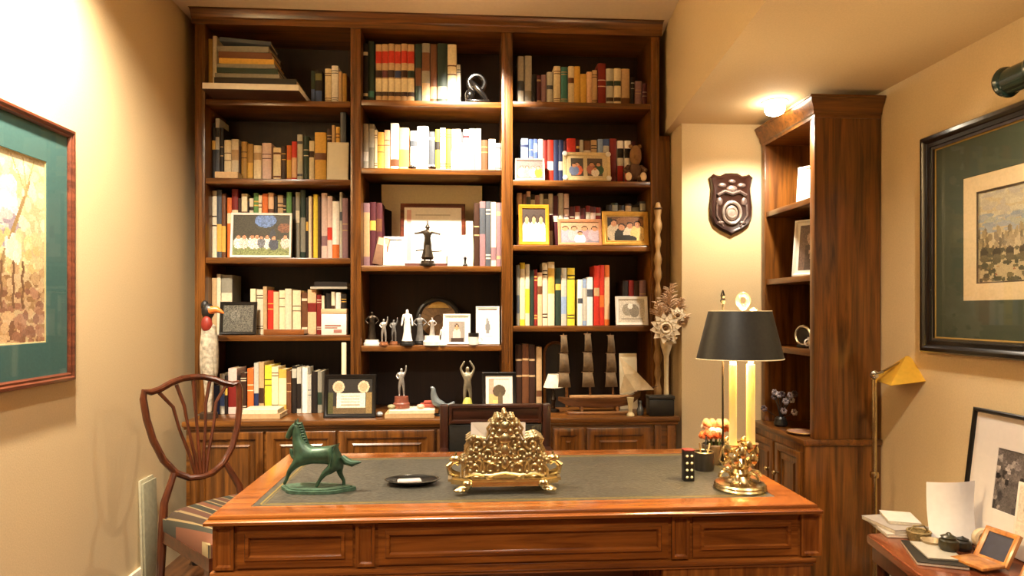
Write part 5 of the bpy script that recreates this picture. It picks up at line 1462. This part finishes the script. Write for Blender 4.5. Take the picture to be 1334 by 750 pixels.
MB().lathe([(0, 0), (.022, 0), (.026, .006), (.034, .06), (.031, .06), (.023, .008), (0, .008)], n=20).build('bowl', PORC, r_); MB().torus((-.036, 0, .034), .015, .004, 'y', 14, 6).build('handle', PORC, r_)
# counter ornaments: silvery dark flower spray and dish
z = sbz
r_ = thing('flower_spray', 'dark spray of small silvery flowers on the counter of the corner bookcase', 'flower spray', (1.66, 3.39, z+.001))
MB().lathe([(0, 0), (.03, 0), (.035, .01), (.03, .04), (.02, .05), (.016, .05), (0, .02)], n=18).build('pot', BLACK, r_)
for i in range(12):
    a = rng.uniform(0, 6.28); l = rng.uniform(.05, .13); e = (math.cos(a)*l*.75, math.sin(a)*l*.9, .06+rng.uniform(.02, .13))
    st = MB().tube([(0, 0, .03), (e[0]*.5, e[1]*.5, e[2]*.7), e], .0022, 5).build('stem', BLACK, r_)
    mb = MB()
    for q in range(6): mb.ell((e[0]+math.cos(q*1.05)*.011, e[1]+math.sin(q*1.05)*.006, e[2]+math.sin(q*1.05)*.010), (.008, .006, .008), nu=8, nv=5)
    mb.build('flower_head', mat(['#b9b0b4', '#5a5058', '#8d8488'][i % 3], rough=.35, metal=.3), st)
r_ = thing('flat_dish', 'flat pinkish dish at the front of the corner bookcase counter', 'dish', (1.655, 3.16, z+.001)); MB().lathe([(0, 0), (.05, 0), (.07, .012), (.067, .014), (.045, .005), (0, .005)], n=24).build('dish', mat('#a8806c', rough=.3), r_); MB().torus((0, 0, .013), .0685, .002, 'z', 24, 6).build('rim', GILT, r_)
# ================================================================ brass floor lamp
Y = 2.80; x = P(1139, 600, Y).x; zt = P(1140, 488, Y).z
r_ = thing('floor_lamp', 'slim brass floor lamp with a tent-shaped shade between the corner bookcase and the side table', 'floor lamp', (x, Y, 0))
MB().lathe([(0, 0), (.12, 0), (.125, .008), (.12, .016), (.03, .022), (.016, .04), (0, .04)], n=32).build('base', BRASS, r_)
MB().tube([(0, 0, .02), (0, 0, zt-.02)], .0105, 14).lathe([(.0, -.015), (.017, -.012), (.019, 0), (.017, .012), (0, .015)], (0, 0, .62), 14).build('pole', BRASS, r_)
MB().ell((0, 0, zt), (.018, .018, .02)).tube([(-.02, -.01, zt), (.035, -.004, zt+.01)], .009, 10).tube([(.0, -.02, zt-.004), (.0, .02, zt-.004)], .008, 10).build('swivel_joint', SILVER, r_)
ux_ = lambda u: P(u, 480, Y).x-x
vz_ = lambda v: P(1180, v, Y).z
ap = Vector((ux_(1184), .02, vz_(464)))
cs = [Vector((ux_(1147), -.07, vz_(499))), Vector((ux_(1215), -.09, vz_(490))), Vector((ux_(1219), .09, vz_(488))), Vector((ux_(1153), .10, vz_(496)))]
vs = [tuple(ap), tuple(ap+Vector((.012, 0, 0)))]+[tuple(c) for c in cs]; vs += [(p[0], p[1], p[2]-.0025) for p in vs]
fs = [(0, 2, 3, 1), (1, 3, 4), (0, 1, 4, 5), (0, 5, 2)]; fs += [tuple(6+i for i in f[::-1]) for f in fs]
fs += [(2, 8, 9, 3), (3, 9, 10, 4), (4, 10, 11, 5), (5, 11, 8, 2)]
MB().add(vs, fs).build('lamp_shade', mat('#e3b23c', rough=.4, metal=.35, var=.06), r_, smooth=0)
MB().tube([(.02, 0, zt+.004), tuple(ap+Vector((-.03, 0, -.03)))], .006, 8).ell(tuple(ap+Vector((0, 0, -.045))), (.02, .02, .028)).build('socket', BRASS, r_)
# ================================================================ side table and its things
TZ = .50
ta = R(9)
A = PZ(1125, 694, TZ)
tb = thing('side_table', 'low reddish wooden side table along the right wall with a thick dark edge', 'table', (A.x, A.y, 0), (0, 0, 0))
dirL = Vector((math.sin(-ta)*1, -math.cos(ta), 0)); dirW = Vector((math.cos(ta), -math.sin(ta)*1, 0))
Lt, Wt = 1.25, .43
dirW = Vector((1, 0, 0)); Wt = RW-.012-A.x
def tp_(a, b): return Vector((0, 0, 0))+dirL*a+dirW*b
q0, q1 = tp_(0, 0), tp_(Lt, 0)
outl = [(q0.x+.03, q0.y), (q0.x+.008, q0.y-.008), (q0.x, q0.y-.03), (q1.x, q1.y), (RW-.012-A.x, q1.y), (RW-.012-A.x, q0.y)]
TW = wood('table', '#4a1f10', '#8a4a2a', 'y', rough=.22, coat=.5)
TWZ = wood('table', '#2a1209', '#542a16', 'z', rough=.3)
ctr = Vector((sum(p[0] for p in outl)/6, sum(p[1] for p in outl)/6))
vs = []; prof = [(1.0, TZ-.03), (1.0, TZ-.012), (.992, TZ-.002), (.98, TZ)]
for s, z in prof: vs += [(ctr.x+(p[0]-ctr.x)*s, ctr.y+(p[1]-ctr.y)*s, z) for p in outl]
fs = []
for q in range(3):
    for i in range(6): fs.append((q*6+i, q*6+(i+1) % 6, q*6+6+(i+1) % 6, q*6+6+i))
fs += [tuple(range(6)), tuple(range(18, 24))]
MB().add(vs, fs).build('tabletop', TW, tb)
MB().prism([(ctr.x+(p[0]-ctr.x)*.93, ctr.y+(p[1]-ctr.y)*.95) for p in outl], 'z', TZ-.09, TZ-.0302).build('apron', TWZ, tb)
for p in ((q0.x+.045, q0.y-.05), (q1.x+.05, q1.y+.05), (RW-.06-A.x, q0.y-.05), (RW-.06-A.x, q1.y+.05)):
    MB().tube([(p[0], p[1], TZ-.03), (p[0], p[1], TZ-.12), (p[0], p[1], 0)], [.022, .022, .013], 12).build('leg', TWZ, tb)
TT = TZ+.0006
def at(u, v, z=TZ): return PZ(u, v, z)
# framed photo leaning on the wall
Xw = RW-.03
a = PX(1269.5, 530, RW-.035)
fw_, fh = .56, a.z-TT
th = math.degrees(math.atan2(.06, fh))
r_ = thing('photo_frame', 'large black framed photo with a wide white mat leaning on the right wall', 'photo frame', (RW-.10, a.y-fw_/2, TT+.002), (R(-th), 0, R(-90)))
w = fw_/2; h = fh/math.cos(R(th))
MB().ringframe(-w, w, 0, h, [(0, .02), (0, .0), (.004, -.003), (.012, -.003), (.016, .004), (.016, .02)]).build('frame', BLK, r_)
MB().ringframe(-w+.015, w-.015, .015, h-.015, [(0, .01), (0, .008), (.115, .008), (.116, .01)]).build('picture_mat', mat('#e0d8d0', rough=.8, var=.02), r_)
rg = random.Random(5); p = Pic('#5f5855', (60, 44), .15, 33)
strokes(60, 0, 0, 1, .45, ['#8a827e', '#a39a94', '#6d6562', '#b9afa8'], (.02, .06), (.03, .1)); strokes(90, 0, .4, 1, 1, ['#3a3432', '#57504c', '#2a2624', '#7a716c', '#9a9088'], (.02, .05), (.03, .09))
p.mesh('photo', -w+.128, w-.128, .128, h-.128, .0098, r_)
MB().box(-w+.01, w-.01, .012, .018, .01, h-.01).build('backing', mat('#3a2c1e', rough=.8), r_)
MB().add([(-w+.015, .0055, .015), (w-.015, .0055, .015), (w-.015, .0055, h-.015), (-w+.015, .0055, h-.015)], [(0, 1, 2, 3)]).build('glass', glassmat(), r_)
# standing curved white sheet
c0 = at(1254, 709)
r_ = thing('white_paper', 'curved white sheet of paper standing before the large framed photo on the side table', 'paper', (c0.x-.02, c0.y, TT+.006), (R(-6), 0, R(-14)))
w = .082; h = .215; vs = []; n = 10
for j in range(5):
    for i in range(n+1):
        s = i/n*2-1; vs.append((s*w*(1-.06*(1-j/4)), .03*s*s+.012*math.sin(j*.8), j/4*h+.006*s))
m0 = len(vs); vs += [(q[0], q[1]+.0012, q[2]) for q in vs]; fs = []
for j in range(4):
    for i in range(n): f = (j*(n+1)+i, j*(n+1)+i+1, (j+1)*(n+1)+i+1, (j+1)*(n+1)+i); fs += [f, tuple(m0+q for q in f[::-1])]
MB().add(vs, fs).build('sheet', mat('#e6e3e2', rough=.5, var=.03), r_)
MB().box(-.06, .06, -.004, .03, 0, .012, 0, .003).build('stand', mat('#9a9a98', rough=.3), r_)
# stack of white papers / magazines at the far corner
def slab(name, label, cat, u, v, z0, w, d, th, rot, c, group=None, extra=None):
    q = PZ(u, v, z0); r2 = thing(name, label, cat, (q.x, q.y, z0), (0, 0, R(rot)), group)
    MB().box(-w, w, -d, d, 0, th, 0, .002).build('pages', mat('#b9af9f', rough=.7, var=.12, scale=150), r2)
    MB().box(-w-.001, w+.001, -d-.001, d+.001, th+.0002, th+.0018).build('cover', mat(c, rough=.4, var=.06), r2)
    return r2
slab('magazine', 'white magazine lowest in the pile at the far corner of the side table', 'magazine', 1172, 690, TT, .085, .10, .012, -12, '#b3aa9f', 'magazines at the table corner')
slab('magazine', 'grey-white magazine in the middle of the pile at the table corner', 'magazine', 1166, 684, TT+.0142, .075, .09, .013, 6, '#99928c', 'magazines at the table corner')
slab('booklet', 'small white booklet on top of the pile at the table corner', 'booklet', 1172, 677, TT+.0292, .055, .07, .012, -20, '#cfc7bd')
slab('notebook', 'dark notebook lying flat in the middle of the side table', 'notebook', 1216, 724, TT, .075, .11, .010, -22, '#23221e')
slab('folder', 'pale grey folder lying on the dark notebook on the side table', 'folder', 1220, 719, TT+.0122, .055, .08, .005, -16, '#a8a294')
# trinkets
def trinket(u, v, lb, cat, mk, z0=TT):
    q = PZ(u, v, z0); o = mk(); o.location = (q.x, q.y, z0); tag(o, lb, cat)
trinket(1197, 704, 'small olive basket beside the magazine pile on the side table', 'basket', lambda: MB().lathe([(0, 0), (.032, 0), (.038, .012), (.04, .034), (.036, .036), (.032, .012), (0, .008)], n=20).torus((0, 0, .035), .038, .004, 'z', 20, 6).tube([(-.036, 0, .034), (-.02, 0, .055), (.02, 0, .055), (.036, 0, .034)], .003, 6).build('basket', mat('#7d6a42', rough=.7, var=.35, scale=140, bump=.5)))
trinket(1214, 713, 'small tan bowl in front of the white sheet on the side table', 'bowl', lambda: MB().lathe([(0, 0), (.02, 0), (.034, .02), (.036, .028), (.032, .028), (.018, .006), (0, .005)], n=20).build('bowl', mat('#a08a66', rough=.4, var=.2)))
trinket(1279, 716, 'round cream ring-shaped ornament with a brown centre on the side table', 'ornament', lambda: MB().torus((0, 0, .042), .024, .013, 'y', 20, 8).ell((0, .004, .042), (.018, .008, .018), m=1).box(-.02, .02, -.012, .012, 0, .01, 0, .003).build('ring_ornament', [mat('#c9b494', rough=.4), mat('#4a2c1a', rough=.5)]))
trinket(1236, 716, 'dark olive lidded jar among the trinkets on the side table', 'jar', lambda: MB().lathe([(0, 0), (.026, 0), (.032, .014), (.03, .034), (.022, .04), (.022, .044), (.026, .046), (.01, .054), (.006, .06), (0, .062)], n=20).build('jar', mat('#2f2c1c', rough=.3, var=.3)), TT+.0192)
trinket(1254, 716, 'small black lidded pot beside the wooden easel frame on the side table', 'pot', lambda: MB().lathe([(0, 0), (.024, 0), (.03, .012), (.026, .03), (.018, .036), (.02, .04), (.006, .046), (0, .05)], n=18).build('lidded_pot', mat('#1b1a15', rough=.3)))
trinket(1296, 716, 'tiny brown cup right of the ring-shaped ornament on the side table', 'cup', lambda: MB().lathe([(0, 0), (.016, 0), (.02, .014), (.022, .03), (.019, .03), (.014, .006), (0, .006)], n=16).torus((.024, 0, .017), .009, .0025, 'y', 12, 6).build('brown_cup', mat('#6a4428', rough=.4)))
# small wooden easel frame with navy panel
q = at(1292, 736)
r_ = thing('easel_frame', 'small wooden frame with a navy panel standing open on the side table', 'frame', (q.x-.01, q.y, TT+.008), (R(-32), 0, R(-78)))
OAK = wood('oak', '#8a5226', '#c98a44', 'z', rough=.35); w = .058; h = .12
MB().ringframe(-w, w, 0.002, h, [(0, .012), (0, -.002), (.006, -.004), (.016, 0), (.016, .012)]).build('frame', OAK, r_)
MB().box(-w+.012, w-.012, .003, .008, .014, h-.012).build('panel', mat('#20243a', rough=.5, var=.2), r_)
MB().box(-w, w, -.1, -.004, .0025, .012, 0, .002).build('front_ledge', OAK, r_, (0, 0, .0), (R(32), 0, 0))
M = Matrix.Rotation(R(32), 4, 'X'); e = M @ Vector((0, .065, .003))
MB().tube([(0, .012, h*.7), tuple(e)], .005, 6).build('strut', OAK, r_)
q = at(1340, 774)
r_ = thing('easel_frame', 'second wooden frame with a dark panel at the bottom right corner of the picture', 'frame', (q.x-.01, q.y-.03, TT+.008), (R(-32), 0, R(-78)))
MB().ringframe(-w, w, 0.002, h, [(0, .012), (0, -.002), (.006, -.004), (.016, 0), (.016, .012)]).build('frame', OAK, r_)
MB().box(-w+.012, w-.012, .003, .008, .014, h-.012).build('panel', mat('#20201f', rough=.5, var=.2), r_)
MB().tube([(0, .012, h*.7), tuple(e)], .005, 6).build('strut', OAK, r_)
# small picture before the big one at the frame edge
p = Pic('#d9ccb8', (30, 30), .06, 35).e(.5, .4, .36, .36, '#9a8262').e(.5, .35, .22, .2, '#7d6848').r(0, .75, 1, 1, '#e0d0bc')
r_ = thing('small_picture', 'small unframed picture with a tan round shape leaning before the large framed photo', 'picture', (RW-.113, 2.045, TT+.002), (R(-th), 0, R(-90)))
MB().box(-.1, .1, 0, .006, 0, .26, 0, .002).build('board', mat('#e3dacb', rough=.7, var=.03), r_); p.mesh('print', -.09, .09, .08, .25, -.0006, r_)
# ================================================================ lamps and light
def downlight(label, x, y, z, power, aim=None, bulb=False, size=110, blend=.6, tilt_show=False, col=(1, .87, .69), rad=.04, es=30):
    r2 = thing('recessed_downlight', label, 'ceiling light', (x, y, z))
    MB().lathe([(.062, 0), (.062, -.004), (.05, -.008), (.042, -.006), (.042, 0)], n=28, closed=True).build('trim_ring', WHITE, r2)
    MB().lathe([(0, -.0005), (.041, -.0005), (.041, -.003), (.02, -.006), (0, -.007)], n=24).build('lens', emit('#ffdca6', es, 'lit_lens'), r2)
    if bulb: MB().lathe([(0, -.002), (.03, -.004), (.046, -.022), (.05, -.04), (.042, -.058), (.022, -.068), (0, -.07)], n=28).build('reflector_bulb', emit('#fff0d4', 40, 'lit_reflector'), r2)
    if power:
        l = bpy.data.lights.new('downlight_beam', 'SPOT'); l.energy = power; l.color = col; l.spot_size = R(size); l.spot_blend = blend; l.shadow_soft_size = rad
        o = bpy.data.objects.new('downlight_beam', l); C.objects.link(o); o.location = (x, y, z-(.085 if bulb else .02))
        if aim: o.rotation_euler = (Vector(aim)-Vector((x, y, z-.02))).to_track_quat('-Z', 'Y').to_euler()
    return r2
WARM = (1, .78, .50)
downlight('recessed ceiling downlight just in front of the middle bay of the bookcase', -.02, 3.16, CEIL, 470, (.0, 3.75, 2.2), size=68, blend=.7)
downlight('recessed ceiling downlight close to the left wall above the autumn landscape', -1.28, 2.20, CEIL, 520, (-1.55, 2.3, 1.7), size=130, blend=.8)
downlight('bright reflector bulb in the lowered ceiling beside the corner bookcase', P(1022, 143, 3.24).x-.07, 3.20, SOF, 60, (1.5, 3.25, 0), bulb=True, size=150, blend=.5)
downlight('recessed ceiling downlight over the near left of the room', -.85, 1.0, CEIL, 190, (-1.6, 1.9, 1.2), size=84, blend=.8)
downlight('recessed downlight in the lowered ceiling near the harbour print', 1.40, 1.5, SOF, 110, (1.98, 1.9, 1.1), size=112, blend=.8)
downlight('added unseen fill downlight in the ceiling well in front of the desk', .25, -.3, CEIL, 230, (.1, 1.9, .5), size=56, blend=.6)  # fill lamp added behind the camera to brighten the desk front
downlight('recessed ceiling downlight above the front edge of the desk', .15, 1.75, CEIL, 190, (.15, 2.0, .8), size=60, blend=.5)
l = bpy.data.lights.new('bulb_glow', 'POINT'); l.energy = 30; l.color = (1, .74, .42); l.shadow_soft_size = .03
o = bpy.data.objects.new('bulb_glow', l); C.objects.link(o); o.location = (lamp_root.location.x+.0, lamp_root.location.y, DT+(s0+s1)/2-.005)
w_ = bpy.data.worlds.new('room_world'); bpy.context.scene.world = w_; w_.use_nodes = True
w_.node_tree.nodes['Background'].inputs[0].default_value = (1, .8, .55, 1); w_.node_tree.nodes['Background'].inputs[1].default_value = .0
# ================================================================ camera
cd = bpy.data.cameras.new('camera'); cam = bpy.data.objects.new('camera', cd); C.objects.link(cam)
cam.location = (0, 0, CAMZ); cam.rotation_euler = (R(90), 0, -YAW)
cd.sensor_fit = 'HORIZONTAL'; cd.sensor_width = 36; cd.lens = 36*F/1334; cd.shift_y = (HY-375)/1334; cd.clip_start = .02
sc = bpy.context.scene; sc.camera = cam
sc.view_settings.view_transform = 'Standard'; sc.view_settings.look = 'None'
sc.view_settings.exposure = .3; sc.view_settings.gamma = 1; sc.view_settings.use_curve_mapping = False
